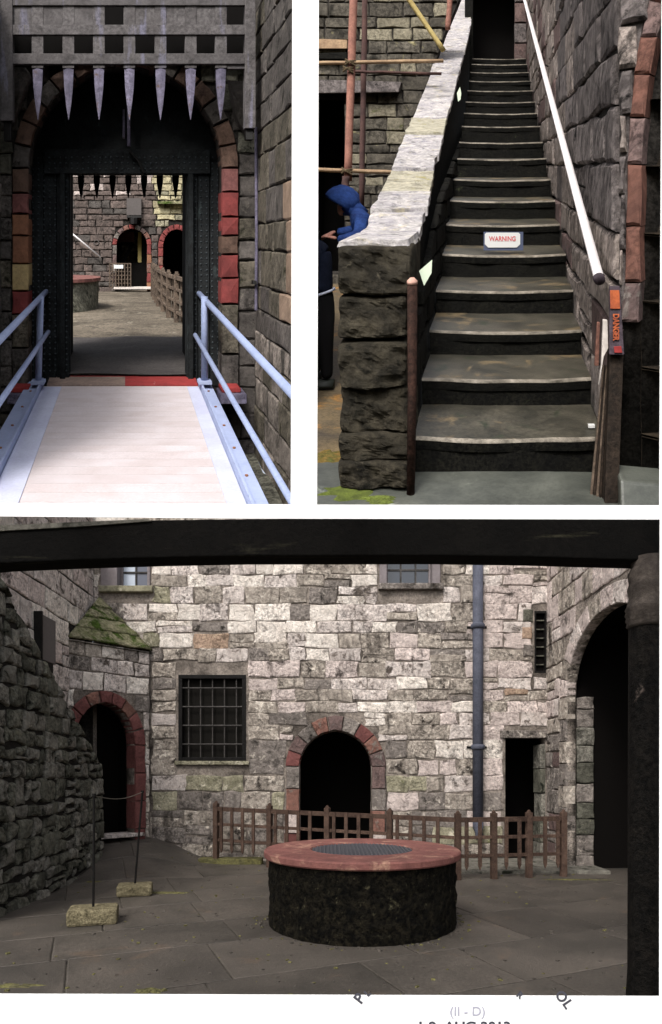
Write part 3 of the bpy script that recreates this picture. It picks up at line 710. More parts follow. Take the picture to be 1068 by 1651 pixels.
# left side wall
LW = thing(S, 'left_wall', 'receding grey stone side wall at left of courtyard', 'wall', (-4.3, 9.5, 1))
lf = Fr((-4.29, 6.6, 0), (0, 1, 0)); lo = [(0, 1.2), (4.58, 1.2), (4.58, 6.3), (0, 4.3)]
slab(LW, lf, lo, [[(3.56, 1.3), (4.5, 1.3), (4.5, 3.75), (3.56, 3.75)]], .3, M['mortar_grey'], 'wall_core', -.004)
pk = lambda a, b, r: r.choice([M['st_pale'], M['st_cream'], M['st_pink'], M['st_pale'], M['st_dirty']])
masonry(LW, lf, lo, [[(3.54, 1.1), (4.7, 1.1), (4.7, 3.78), (3.54, 3.78)]], (.26, .42), (.35, .8), pk, .022, .022, .02, .022, split=.2, seed=21)
t_ = thing(S, 'notice_board', 'blank grey notice board fixed to receding left wall', 'board', lf.p(*lf.ab(S, 68, 1025)))
a0, b0 = lf.ab(S, 54, 1062); a1, _ = lf.ab(S, 80, 1062); _, b1 = lf.ab(S, 54, 988); mb = MB(); mb.fbox(lf, a0, a1, b0, b1, .02, .10); mb.build('board_panel', M['panel'], t_, bev=.01)
mb = MB(); mb.fbox(lf, a0 - .03, a0, b0 - .02, b1 + .02, .02, .14); mb.build('board_edge', M['iron'], t_)
mb = MB(); mb.fbox(lf, a0 + .05, a1 - .05, b0 - .14, b0, .0, .08); mb.build('bracket', M['iron'], t_)
# dark rubble stair flank in left foreground
RF = thing(S, 'rubble_stair_wall', 'dark rubble flank wall sloping down at left foreground', 'wall', (-3.75, 8.5, 0))
rfz = Fr((-3.70, 6.4, 0), (0, 1, 0)); Rr = lambda px, py: rfz.ab(S, px, py)
lo = [(0, -.3), (3.6, -.3), (3.6, Rr(165, 1241)[1]), Rr(128, 1200), Rr(105, 1150), Rr(55, 1045), Rr(10, 975), (0, 4.1)]
lo = [lo[0], lo[1], lo[2], (0, 4.10)]
slab(RF, rfz, lo, [], .5, M['mortar_grey'], 'wall_core', -.004)
pk = lambda a, b, r: r.choice([M['rub_dark'], M['rub_grey'], M['rub_grey'], M['rub_dark']])
def hull_clip_masonry():
    masonry(RF, rfz, lo, [], (.16, .30), (.16, .36), pk, .05, .03, .03, .03, split=.15, seed=31, wild=.03)
hull_clip_masonry()
# right wall with the great arch
RW = thing(S, 'right_wall', 'receding pale right wall with tall dark archway', 'wall', (3.91, 9, 0))
wf = Fr((3.91, 11.2, 0), (0, -1, 0)); Wq = lambda px, py: wf.ab(S, px, py)
a_l, _ = Wq(915, 1110); a_ap, b_ap = Wq(980, 980); b_sp = 2.85
rxW = a_ap - a_l; ryW = b_ap - b_sp; hW = arch_poly(a_ap, b_sp, rxW, ryW, -.3)
lo = [(-.02, -.5), (5.0, -.5), (5.0, 4.2), (-.02, 6.30)]
slab(RW, wf, lo, [hW], .14, M['mortar'], 'wall_core', -.004)
hWo = arch_poly(a_ap, b_sp, rxW + .3, ryW + .3, -.5)
pk = lambda a, b, r: r.choice([M['st_pink'], M['st_pale'], M['st_pink'], M['st_dirty']]) if b > 2.3 else r.choice([M['st_grey'], M['st_dirty'], M['st_grey'], M['red_grey']])
masonry(RW, wf, lo, [hWo], (.26, .42), (.3, .7), pk, .022, .02, .02, .022, split=.15, seed=41)
ring(RW, wf, a_ap, b_sp, rxW, ryW, .3, 13, [M['st_pink'], M['st_pale'], M['st_pink'], M['st_dirty']], -.1, 8, -.13, .03, jmats=[M['st_grey'], M['st_dirty']])
# inner pier seen through the arch
pf2 = Fr((3.95, 10.30, 0), (1, 0, 0), (0, -1, 0))
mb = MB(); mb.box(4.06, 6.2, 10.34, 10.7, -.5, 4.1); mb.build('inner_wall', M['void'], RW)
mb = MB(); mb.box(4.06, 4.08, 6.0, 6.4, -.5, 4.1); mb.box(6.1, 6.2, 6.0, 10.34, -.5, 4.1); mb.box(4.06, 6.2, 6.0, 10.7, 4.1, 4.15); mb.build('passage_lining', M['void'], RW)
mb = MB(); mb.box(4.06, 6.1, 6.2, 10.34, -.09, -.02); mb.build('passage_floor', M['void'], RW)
masonry(RW, pf2, [(.12, -.1), (.42, -.1), (.42, 2.85), (.12, 2.85)], [], (.26, .36), (.36, .5), lambda a, b, r: r.choice([M['st_grey'], M['rub_grey'], M['rub_dark']]), .02, .02, .015, .02, seed=42, name='pier_stone')
# well
WL = thing(S, 'well', 'round black stone well with red rim and iron grille', 'well', (.33, 6.64, 0))
wc_ = Vector((.33, 6.66, 0))
mb = MB(); mb.lathe(wc_, [(1.0, -.02 + .76 * k / 20) for k in range(21)], 150, 0, .012)
for v in mb.v:
    d_ = Vector((v.x - wc_.x, v.y - wc_.y, 0)).normalized(); v += d_ * (.020 * mnoise.noise(Vector((v.x * 9, v.y * 9, v.z * 14))) + .012 * mnoise.noise(v * 24) - .01)
mb.build('well_body', M['well_body'], WL, smooth=True)
mb = MB(); mb.lathe(wc_, [(.54, .70), (1.03, .70), (1.045, .715), (1.045, .765), (1.03, .78), (.55, .78), (.54, .765), (.54, .70)], 72)
mb.build('well_rim', M['well_cap'], WL, smooth=False)
mb = MB(); mb.lathe(wc_, [(.53, .70), (.53, .2)], 48); mb.v.append(wc_ + Z_ * .2)
i_ = len(mb.v) - 1
for j in range(48): mb.face([48 + j, 48 + (j + 1) % 48, i_])
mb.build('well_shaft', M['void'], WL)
gr_ = MB()
for k in range(27):
    x = -.52 + 1.04 * k / 26; h_ = math.sqrt(max(0, .53 ** 2 - x * x)); 
    if h_ < .03: continue
    gr_.bar(wc_ + Vector((x, -h_, .772)), wc_ + Vector((x, h_, .772)), .014, .012); gr_.bar(wc_ + Vector((-h_, x, .768)), wc_ + Vector((h_, x, .768)), .014, .008)
gr_.build('grille', M['grille'], WL)
# fence round the corner
FN = thing(S, 'wooden_fence', 'low brown wooden lattice fence behind the well', 'fence', (1, 10, 0))
fpts = [Vector((-2.0, 10.8, .05)), Vector((1.88, 9.2, -.02)), Vector((3.56, 9.5, -.02))]
def fence(parent, pts, H, nposts, spacing, mt, rails=(.93, .66, .38), pw=.055, postw=.085, bottom=.16):
    for si in range(len(pts) - 1):
        p, q = pts[si], pts[si + 1]; L_ = (q - p).length; d = (q - p).normalized(); u = Vector((d.x, d.y, 0)).normalized(); ff = Fr(Vector((p.x, p.y, 0)), u)
        zz = lambda a: p.z + (q.z - p.z) * a / L_
        for k in range(nposts[si] + (1 if si == len(pts) - 2 else 0)):
            a = L_ * k / nposts[si]; mb = MB(); z = zz(a)
            mb.fbox(ff, a - postw / 2, a + postw / 2, z - .05, z + H + .03, -.045, .045); mb.prism(ff, [(a - postw * .36, z + H + .03), (a + postw * .36, z + H + .03), (a, z + H + .075)], -.03, .03)
            mb.build('post', mt, parent, bev=.006)
        for hz, th in [(x, .07 if i == 0 else .05) for i, x in enumerate(rails)]:
            mb = MB(); mb.bar(p + Z_ * (H * hz) + ff.n * (-.0), q + Z_ * (H * hz), .035 if th < .06 else .06, th); mb.build('rail', mt, parent, bev=.004)
        npl = int(L_ / spacing); first = None
        for k in range(npl):
            a = spacing * (k + .6)
            if any(abs(a - L_ * j / nposts[si]) < postw for j in range(nposts[si] + 1)): continue
            if first is None:
                mb = MB(); z = zz(a); mb.prism(ff, [(a, z + bottom), (a + pw / 2, z + bottom + .07), (a + pw / 2, z + H * .97), (a - pw / 2, z + H * .97), (a - pw / 2, z + bottom + .07)], .02, .045)
                first = mb.build('pale', mt, parent); a_f = a
            else: dup(first, u * (a - a_f) + Z_ * (zz(a) - zz(a_f)))
fence(FN, fpts, .98, [4, 3], .21, M['fence'])
mb = MB(); mb.box(-2.3, -1.2, 10.72, 10.98, -.02, .10); tag(mb.build('kerb', M['moss'], None, S, (-1.7, 10.8, 0), bev=.01), 'low mossy kerb under left end of fence', 'kerb')
# gravel/step line at base of fence on the right
mb = MB(); mb.box(1.9, 4.4, 9.75, 11.2, -.03, .05); o = tag(mb.build('raised_paving', M['rub_grey'], None, S, (3, 10, 0), bev=.015), kind='structure')
# moss on the ground
for k, (px, py, rx_, ry_, mt, lb) in enumerate(((243, 1598, .13, .07, 'moss', 'pale moss tuft at the bottom edge of courtyard floor'), (392, 1388, .30, .10, 'moss_y', 'bright yellow lichen streak below left end of fence'),
        (925, 1419, .50, .06, 'moss', 'yellow green moss strip at foot of right archway'), (322, 1378, .28, .14, 'moss', 'yellow green moss on paving left of the fence'),
        (272, 1440, .34, .09, 'moss', 'mossy stain behind the far concrete block'), (150, 1427, .12, .05, 'moss', 'small moss patch beside dark rubble wall foot'), (20, 1590, .22, .05, 'moss', 'faint moss patch in near left corner of paving'))):
    D = 1600 / (py - 1245); blob(S, 'moss_patch', M[mt], S.P(px, py, D), rx_, ry_, fz, .005, k, lb, jag=.9)
r = random.Random(77); gm = MB()
for k in range(900):
    if r.random() < .5: x, y = r.uniform(-3.4, 3.9), 4.4 + r.random() ** 1.6 * 6.2
    elif r.random() < .5: x, y = r.uniform(-2.6, 3.8), 11.05 - abs(r.gauss(0, .12))
    else: t = r.uniform(0, 6.28); q = 1.02 + abs(r.gauss(0, .07)); x, y = .33 + q * math.cos(t), 6.66 + q * math.sin(t)
    e = r.uniform(.006, .016); z = fz(x, y) + e * .4; t = r.uniform(0, 6.28); ax = (Vector((math.cos(t), math.sin(t), 0)), Vector((-math.sin(t), math.cos(t), 0)), Z_)
    gm.obox((x, y, z), ax, (e, e * r.uniform(.5, 1), e * .5), 0 if r.random() < .6 else 1)
tag(gm.build('grit', [M['floor'], M['moss']], None, S, (0, 7, 0)), 'loose grit and moss crumbs scattered on courtyard paving', kind='stuff')
# stanchions
def stanchion(lab, px, py_b, bw, bd, bh, top, yaw):
    D = 1600 / (py_b - 1245); c = S.P(px, py_b, D); c.y += bd / 2; c.z = fz(c.x, c.y)
    t_ = thing(S, 'rope_stanchion', lab, 'stanchion', c, 'rope stanchions on concrete blocks')
    cy, sy = math.cos(yaw), math.sin(yaw); ax = (Vector((cy, sy, 0)), Vector((-sy, cy, 0)), Z_)
    mb = MB(); mb.obox(c + Z_ * bh / 2, ax, (bw / 2, bd / 2, bh / 2)); o = mb.build('concrete_base', M['conc'], t_, bev=.03)
    bt = c + Z_ * bh; tp = S.P(top[0], top[1], D + .18)
    mb = MB(); mb.tube([bt, tp], .014, 8); mb.tube([tp - Z_ * .01, tp + Z_ * .02], .022, 8); mb.build('rod', M['iron'], t_)
    return tp
tp1 = stanchion('leaning iron rod in the nearer rough concrete block', 140, 1494, .50, .36, .17, (152, 1283), R(16))
tp2 = stanchion('leaning iron rod in the farther small concrete block', 212, 1447, .44, .30, .15, (230, 1277), R(14))
mb = MB(); mb.tube([tp1.lerp(tp2, k / 10) - Z_ * (.06 * math.sin(math.pi * k / 10)) for k in range(11)], .005, 6)
tag(mb.build('rope', M['rope'], None, S, tp1), 'thin dark rope strung between the two iron rods', 'rope')
# foreground beam and column
BM = thing(S, 'wooden_beam', 'dark backlit overhead wooden beam across top of courtyard picture', 'beam', S.P(500, 870, 4.0))
mf = Fr((0, 4.0, 0), (1, 0, 0), (0, -1, 0)); Bq = lambda px, py: mf.ab(S, px, py)
prof = [(-40, 912), (0, 908), (120, 903), (250, 899), (400, 896), (550, 896), (700, 895.5), (860, 898), (960, 901), (1120, 905)]
topp = [(1120, 820), (700, 834), (400, 836), (240, 838), (120, 844), (0, 849), (-40, 851)]
poly = [Bq(*p) for p in prof + topp]
mb = MB(); mb.prism(mf, poly, -.18, 0); mb.build('beam_timber', M['beam'], BM, bev=.01)
mb = MB(); mb.prism(mf, [Bq(-40, 858), Bq(0, 857), Bq(130, 850), Bq(245, 841), Bq(240, 838), Bq(120, 843), Bq(0, 848), Bq(-40, 850)], -.0, .012); mb.build('capping_strip', M['rub_grey'], BM)
CL = thing(S, 'stone_column', 'dark round stone column with ringed capital at right', 'column', (2.06, 4.1, 0))
cc = Vector((2.068, 4.05, 0)); zq = lambda py: 1.6 - (py - 1245) * .00405
mb = MB(); mb.lathe(cc, [(.135, -.02), (.13, .12), (.122, .3), (.116, 1.2), (.112, zq(1012))], 28, 0, .05); mb.build('shaft', M['column'], CL, smooth=True)
mb = MB(); mb.lathe(cc, [(.112, zq(1012)), (.13, zq(1009)), (.124, zq(1003)), (.134, zq(1000)), (.128, zq(994)), (.138, zq(991)), (.13, zq(985)), (.138, zq(982)), (.125, zq(976)), (.112, zq(962)), (.124, zq(950)), (.112, zq(940)), (.12, zq(925)), (.10, zq(915)), (.10, zq(900))], 28)
mb.build('capital', mat('capital_stone', (92, 84, 78), (40, 36, 34), 5, .4, 30, .6, .85), CL, smooth=True)
# dark wall right behind column (photo edge)
exec_parts.append('courtyard')

# ================================================================== GATEHOUSE (upper left picture)
S = GT
GD = 6.65
GW = thing(S, 'gatehouse_wall', 'dark stone gatehouse wall around the great arch', 'wall', (0, GD, -1.5))
gf = Fr((0, GD, 0), (1, 0, 0), (0, -1, 0)); G = lambda px, py: gf.ab(S, px, py)
cxG, cbG = G(202, 272); rxG = 155 * GD / 1000; ryG = 165 * GD / 1000
hG = arch_poly(cxG, cbG, rxG, ryG, -1.6); wv = 27 * GD / 1000
lo = [(-1.55, -2.35), (1.42, -2.35), (1.42, 2.75), (-1.55, 2.75)]
slab(GW, gf, lo, [hG], .25, M['mortar_grey'], 'wall_core', -.004)
pk = lambda a, b, r: r.choice([M['gate_st'], M['gate_st'], M['gate_moss']]) if b < .2 else r.choice([M['gate_st'], M['gate_st'], M['rub_dark']])
masonry(GW, gf, lo, [arch_poly(cxG, cbG, rxG + wv, ryG + wv, -1.75)], (.2, .34), (.25, .6), pk, .02, .016, .015, .02, seed=51)
LJ = [M['v_brown'], M['v_red'], M['v_cream'], M['v_orange'], M['v_pink'], M['v_brown']]
RJ = [M['v_brown'], M['v_brown'], M['v_red'], M['v_red'], M['v_pink'], M['v_brown'], M['v_pink']]
ring(GW, gf, cxG, cbG, rxG, ryG, wv, 15, [M['v_brown'], M['v_brown'], M['gate_st']], -2.0, 0, -.2, .05)
def jambs(side, ys, mats):
    for (y0, y1), mt in zip(ys, mats):
        xi = 47 if side < 0 else 357; xo = 21 if side < 0 else 384
        a0, b0 = G(min(xi, xo), y1 - .8); a1, b1 = G(max(xi, xo), y0 + .8)
        mb = MB(); stone_add(mb, [(a0, b0), (a1, b0), (a1, b1), (a0, b1)], gf, -.2, .05, .012, .006); mb.build('jamb_stone', mt, GW)
jambs(-1, [(272, 312), (312, 345), (345, 380), (380, 425), (425, 469), (469, 506), (506, 560), (560, 640)], [M['v_brown'], M['v_pink'], M['v_orange'], M['v_orange'], M['v_cream'], M['v_red'], M['gate_moss'], M['gate_st']])
jambs(1, [(272, 310), (310, 350), (350, 380), (380, 410), (410, 448), (448, 490), (490, 570), (570, 640)], [M['v_pink'], M['v_red'], M['v_red'], M['v_brown'], M['v_red'], M['v_red'], M['gate_moss'], M['gate_st']])
# wooden studded portal inside the arch
DR = thing(S, 'studded_gate', 'dark studded wooden gate frame filling the arch', 'gate', (0, GD + .25, -1.5))
df = Fr((0, GD + .26, 0), (1, 0, 0), (0, -1, 0)); Dq = lambda px, py: df.ab(S, px, py)
hx0, hy0 = Dq(113, 640); hx1, hy1 = Dq(300, 281)
slab(DR, df, arch_poly(Dq(202, 0)[0], cbG, rxG + .12, ryG + .12, -1.62), [[(hx0, -1.58), (hx1, -1.58), (hx1, hy1), (hx0, hy1)]], .12, M['door'], 'gate_boards')
# boards and rails on it
bx = [50, 66, 82, 98, 112]
for sgn, xs in ((-1, [50, 71, 92, 112.5]), (1, [300.5, 319, 338, 357])):
    for k in range(3):
        a0 = Dq(xs[k] + .6, 0)[0]; a1 = Dq(xs[k + 1] - .6, 0)[0]; mb = MB(); mb.fbox(df, a0, a1, -1.6, Dq(0, 262)[1], 0.002, .03); mb.build('board', M['door'], DR, bev=.006)
mb = MB(); mb.fbox(df, Dq(72, 0)[0], Dq(338, 0)[0], Dq(0, 281)[1], Dq(0, 242)[1], .003, .06); mb.build('top_rail', M['door'], DR, bev=.008)
sm = MB()
def stud(a, b, c, r_=.012):
    i = len(sm.v)
    for k in range(6): sm.v.append(df.p(a + r_ * math.cos(k * 1.047), b + r_ * math.sin(k * 1.047), c))
    sm.v.append(df.p(a, b, c + r_ * .8))
    for k in range(6): sm.face([i + k, i + (k + 1) % 6, i + 6])
for px in range(54, 356, 9):
    for py in range(255, 606, 9):
        if 108 < px < 305 and py > 282: continue
        a, b = Dq(px + rnd.uniform(-.6, .6), py + rnd.uniform(-.6, .6)); stud(a, b, .06 if py <= 281 and 72 < px < 338 else .03)
tag(sm.build('stud', M['stud'], DR), kind='stuff')
for px in (102, 307):
    mb = MB(); a = Dq(px, 0)[0]; mb.fbox(df, a - .03, a + .03, -1.6, hy1 + .0, .031, .075); mb.build('door_post', M['door'], DR, bev=.008)
mb = MB(); mb.tube([df.p(*Dq(208, 178), .12), df.p(*Dq(208, 238), .10)], .02, 8); mb.tube([df.p(*Dq(200, 178), .05), df.p(*Dq(200, 225), .05)], .015, 6); mb.build('lock_bar', M['spike'], DR)
mb = MB(); mb.tube([df.p(*Dq(209, 246), .09), df.p(*Dq(224, 262), .08), df.p(*Dq(232, 280), .08)], .018, 8); mb.build('chain', M['iron'], DR)
# passage sides and roof behind the gate
ps = thing(S, 'gate_passage', 'dark stone passage behind the studded gate', 'passage', (0, 7.5, -1.5))
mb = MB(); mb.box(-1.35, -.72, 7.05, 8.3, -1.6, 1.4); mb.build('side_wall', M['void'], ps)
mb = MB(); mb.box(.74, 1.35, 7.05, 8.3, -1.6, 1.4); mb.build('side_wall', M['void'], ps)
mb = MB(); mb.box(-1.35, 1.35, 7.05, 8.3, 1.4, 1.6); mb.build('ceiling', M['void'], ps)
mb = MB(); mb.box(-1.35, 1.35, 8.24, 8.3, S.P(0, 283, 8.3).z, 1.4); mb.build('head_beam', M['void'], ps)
# inner portcullis
ip = thing(S, 'inner_portcullis', 'black pointed spikes of inner portcullis hanging in gateway', 'portcullis', S.P(207, 285, 8.15))
kf = Fr((0, 8.15, 0), (1, 0, 0), (0, -1, 0)); first = None
for k in range(7):
    px = 131 + k * 25.4; a, b1 = kf.ab(S, px, 276); _, b0 = kf.ab(S, px, 320); wq = .042
    if first is None:
        mb = MB(); mb.prism(kf, [(a - .010, b0 + .02), (a, b0), (a + .010, b0 + .02), (a + wq, b0 + .22), (a + wq, b1), (a - wq, b1), (a - wq, b0 + .22)], -.02, .02); first = mb.build('spike', M['iron'], ip); af = a
    else: dup(first, (a - af, 0, 0))
mb = MB(); mb.fbox(kf, -.75, .8, kf.ab(S, 0, 281)[1], kf.ab(S, 0, 262)[1], -.03, .03); mb.build('cross_bar', M['iron'], ip)
# outer portcullis
PD = 6.25
pc = thing(S, 'portcullis', 'large grey wooden portcullis grid with iron-tipped spikes', 'portcullis', S.P(208, 100, PD))
pcf = Fr((0, PD, 0), (1, 0, 0), (0, -1, 0)); Q = lambda px, py: pcf.ab(S, px, py)
def pbox(name, x0, y0, x1, y1, c0, c1, mt, bev=.006):
    a0, b0 = Q(x0, y1); a1, b1 = Q(x1, y0); mb = MB(); mb.fbox(pcf, a0, a1, b0, b1, c0, c1); return mb.build(name, mt, pc, bev=bev)
cent = [61.5, 111, 160, 209, 259, 307.5, 356]
for k, x in enumerate(cent):
    pbox('vertical_bar', x - 9.5, -25, x + 9.5, 111, -.03, .03, M['pc_wood'])
    a, b1 = Q(x, 111.5); _, b0 = Q(x, 193); wq = 8.2 * PD / 1000
    mb = MB(); i = 0
    ring_ = [(-1, .9), (0, 1.3), (1, .9), (1, -.9), (0, -1.3), (-1, -.9)]
    for t, sc_ in ((0, 1.0), (.35, .86), (.7, .5), (1, .06)):
        for u, c in ring_: mb.v.append(pcf.p(a + u * wq * sc_, b1 + (b0 - b1) * t, c * .022 * sc_))
    for q_ in range(3):
        for j in range(6): mb.face([q_ * 6 + j, q_ * 6 + (j + 1) % 6, q_ * 6 + 6 + (j + 1) % 6, q_ * 6 + 6 + j])
    mb.face([0, 1, 2, 3, 4, 5]); mb.face([18, 19, 20, 21, 22, 23])
    mb.build('spike', M['spike'], pc)
for (y0, y1) in ((88, 105), (42, 58)):
    pbox('horizontal_bar', 12, y0, 402, y1, -.012, .042, M['pc_wood'])
pbox('horizontal_bar', 12, -6, 402, 11, -.012, .042, M['pc_wood'])
pbox('side_post', 2, -25, 22, 196, -.06, .05, M['pc_wood']); pbox('side_post', 394, -25, 411, 208, -.06, .05, M['pc_wood'])
pbox('post_foot', 7, 197, 19, 228, -.05, .03, M['iron']); pbox('post_foot', 396, 209, 408, 226, -.05, .03, M['iron'])
for x0, x1 in ((22, 52), (71, 101.5), (120.5, 150.5), (218.5, 249.5), (268.5, 298), (317, 346.5)):
    pbox('infill_board', x0, 11, x1, 42, -.03, .026, M['pc_wood'], .002)
pbox('short_rail', 366, 92, 395, 112, -.02, .025, M['pc_wood'])
# near-black box standing in for the shade above the arch behind the grid
mb = MB(); mb.fbox(gf, G(22, 0)[0], G(396, 0)[0], G(0, 100)[1], G(0, -30)[1], .03, .10)
mb.build('slot_shade_box', M['void'], GW)
# spandrel struts
for side in (-1, 1):
    q = [(24, 110), (44, 112), (52, 128), (34, 175), (22, 205)] if side < 0 else [(366, 132), (396, 132), (396, 220), (384, 205), (372, 165)]
    mb = MB(); stone_add(mb, ccw([G(*p) for p in q]), gf, 0, .12, .02, .01); mb.build('spandrel_stone', M['gate_st'], GW)
# right side wall
RS = thing(S, 'moat_wall', 'mossy streaked stone side wall right of the gangway', 'wall', (1.38, 5, -1))
rs = Fr((1.38, GD - .02, 0), (0, -1, 0)); Rq = lambda px, py: rs.ab(S, px, py)
lo = [(0, -2.3), (1.50, -2.3), (1.50, 2.75), (0, 2.75)]
slab(RS, rs, lo, [], .05, M['mortar_grey'], 'wall_core', -.004)
def pk(a, b, r):
    px, py = 205 + 1380 / (GD - .02 - a), 390 - 1000 * b / (GD - .02 - a)
    if px > 456 and 240 < py < 545: return M['quoin'] if r.random() < .7 else M['gate_st']
    if py < 230: return M['gate_st'] if r.random() < .7 else M['gate_moss']
    if py < 540: return M['gate_moss'] if r.random() < .75 else M['gate_st']
    return M['gate_pale'] if r.random() < .75 else M['gate_moss']
masonry(RS, rs, lo, [], (.22, .36), (.25, .6), pk, .02, .014, .014, .018, seed=61)
t_ = thing(S, 'conduit', 'thin grey vertical conduit beside the gatehouse arch', 'pipe', S.P(413, 400, 6.4))
mb = MB(); mb.tube([S.P(413, 205, 6.45), S.P(414, 380, 6.45), S.P(413, 500, 6.45)], .016, 8); mb.build('conduit_pipe', M['spike'], t_)
mb = MB(); mb.box(1.30, 1.34, 6.4, 6.48, S.P(0, 458, 6.45).z, S.P(0, 452, 6.45).z); mb.build('clip', M['iron'], t_)
LS = thing(S, 'left_moat_wall', 'pale streaked stone wall left below the gangway rail', 'wall', (-1.4, 5, -1))
ls = Fr((-1.36, 3.7, 0), (0, 1, 0)); lo = [(0, -2.3), (GD - 3.72, -2.3), (GD - 3.72, 2.7), (0, 2.0)]
slab(LS, ls, lo, [], .15, M['mortar_grey'], 'wall_core', -.004)
masonry(LS, ls, lo, [], (.22, .36), (.25, .6), lambda a, b, r: r.choice([M['gate_pale'], M['gate_moss'], M['gate_st']]), .02, .014, .014, .018, seed=62)
# gangway
GY = thing(S, 'gangway', 'pale pink boarded gangway with blue steel edges', 'gangway', (0, 5, -1.6))
slope = .052
y_e = 6.65
zg = lambda y: S.P(0, 621, y_e).z - slope * (y_e - y)
xL, xR = -.894, .767
mb = MB(); mb.v = [Vector((x, y, zg(y) - .03 - t)) for t in (0, .05) for x, y in ((xL, 3.72), (xR, 3.72), (xR, y_e), (xL, y_e))]
mb.face([0, 1, 2, 3]); mb.face([4, 5, 6, 7]); mb.face([0, 1, 5, 4]); mb.face([1, 2, 6, 5]); mb.face([2, 3, 7, 6]); mb.face([3, 0, 4, 7]); mb.build('under_deck', M['deck_g'], GY)
yy = 3.72; pwid = .138; first = None
while yy < y_e - .06:
    if first is None:
        mb = MB(); c = [Vector((x, y, zg(y) - t)) for t in (.028, 0) for x, y in ((xL + .01, yy), (xR - .01, yy), (xR - .01, yy + pwid - .006), (xL + .01, yy + pwid - .006))]
        mb.v = c; mb.face([0, 1, 2, 3]); mb.face([4, 5, 6, 7]); mb.face([0, 1, 5, 4]); mb.face([1, 2, 6, 5]); mb.face([2, 3, 7, 6]); mb.face([3, 0, 4, 7]); first = mb.build('plank', M['deck'], GY, bev=.003); y_f = yy
    else: dup(first, (0, yy - y_f, slope * (yy - y_f)))
    yy += pwid
for sg, x0, x1 in ((-1, xL - .17, xL), (1, xR, xR + .125)):
    mb = MB(); p0 = Vector(((x0 + x1) / 2, 3.72, zg(3.72) + .01)); p1_ = Vector(((x0 + x1) / 2, y_e + .02, zg(y_e + .02) + .01)); mb.bar(p0, p1_, x1 - x0, .05)
    xe = x1 - .012 if sg < 0 else x0 + .012; p0 = Vector((xe, 3.72, zg(3.72) + .05)); p1_ = Vector((xe, y_e + .02, zg(y_e + .02) + .05)); mb.bar(p0, p1_, .022, .05)
    xo = x0 + .012 if sg < 0 else x1 - .012; p0 = Vector((xo, 3.72, zg(3.72) - .08)); p1_ = Vector((xo, y_e + .02, zg(y_e + .02) - .08)); mb.bar(p0, p1_, .022, .14)
    mb.build('edge_channel', M['steel'], GY, bev=.004)
    bm_ = MB()
    for k in range(6):
        y = 3.8 + k * .5; xx = (x0 + x1) / 2; bm_.tube([Vector((xx, y, zg(y) + .03)), Vector((xx, y, zg(y) + .045))], .012, 8)
    tag(bm_.build('rivets', M['v_orange'], GY), kind='stuff')
for x0, x1 in ((xL + .005, xL + .20), (xR - .13, xR - .005)):
    mb = MB(); mb.v = [Vector((x, y, zg(y) + t)) for t in (.001, .007) for x, y in ((x0, 3.72), (x1, 3.72), (x1, y_e - .08), (x0, y_e - .08))]
    mb.face([0, 1, 2, 3]); mb.face([4, 5, 6, 7]); mb.face([0, 1, 5, 4]); mb.face([1, 2, 6, 5]); mb.face([2, 3, 7, 6]); mb.face([3, 0, 4, 7]); mb.build('side_plate', M['plate'], GY)
# threshold flap
mb = MB(); za = zg(y_e) + .004; z_b = S.P(0, 603, 7.0).z
def flap(x0, x1, name, mt, y0=y_e, y1=7.0, lift=0.0):
    f0, f1 = (y0 - y_e) / (7.0 - y_e), (y1 - y_e) / (7.0 - y_e)
    z0, z1 = za + (z_b - za) * f0 + lift, za + (z_b - za) * f1 + lift
    mb = MB(); mb.v = [Vector(p) for p in ((x0, y0, z0), (x1, y0, z0), (x1, y1, z1), (x0, y1, z1), (x0, y0, z0 - .03), (x1, y0, z0 - .03), (x1, y1, z1 - .03), (x0, y1, z1 - .03))]
    mb.face([0, 1, 2, 3]); mb.face([4, 5, 6, 7]); mb.face([0, 1, 5, 4]); mb.face([1, 2, 6, 5]); mb.face([2, 3, 7, 6]); mb.face([3, 0, 4, 7]); return mb.build(name, mt, GY)
flap(-.86, -.02, 'threshold_plate', mat('threshold_concrete', (168, 146, 134), (140, 122, 112), 5, .25, 30, .3, .9)); flap(-.02, .76, 'threshold_plate', M['redpaint']); flap(-.78, .70, 'threshold_lip', M['whitepaint'], 6.955, 7.01, .006); flap(-.78, .1, 'threshold_paint_line', M['redpaint'], 6.91, 6.953, .004)
# side bits at end
for x0, x1 in ((-1.22, -.96), (.95, 1.22)):
    mb = MB(); mb.box(x0, x1, 6.3, 6.6, zg(6.4) - .10, zg(6.4) - .0); mb.build('hinge_block', M['spike'], GY, bev=.01)
    mb = MB(); mb.box(x0 + .02, x1 - .05, 6.36, 6.58, zg(6.4) + .002, zg(6.4) + .05); mb.build('hinge_cap', M['redpaint'], GY, bev=.01)
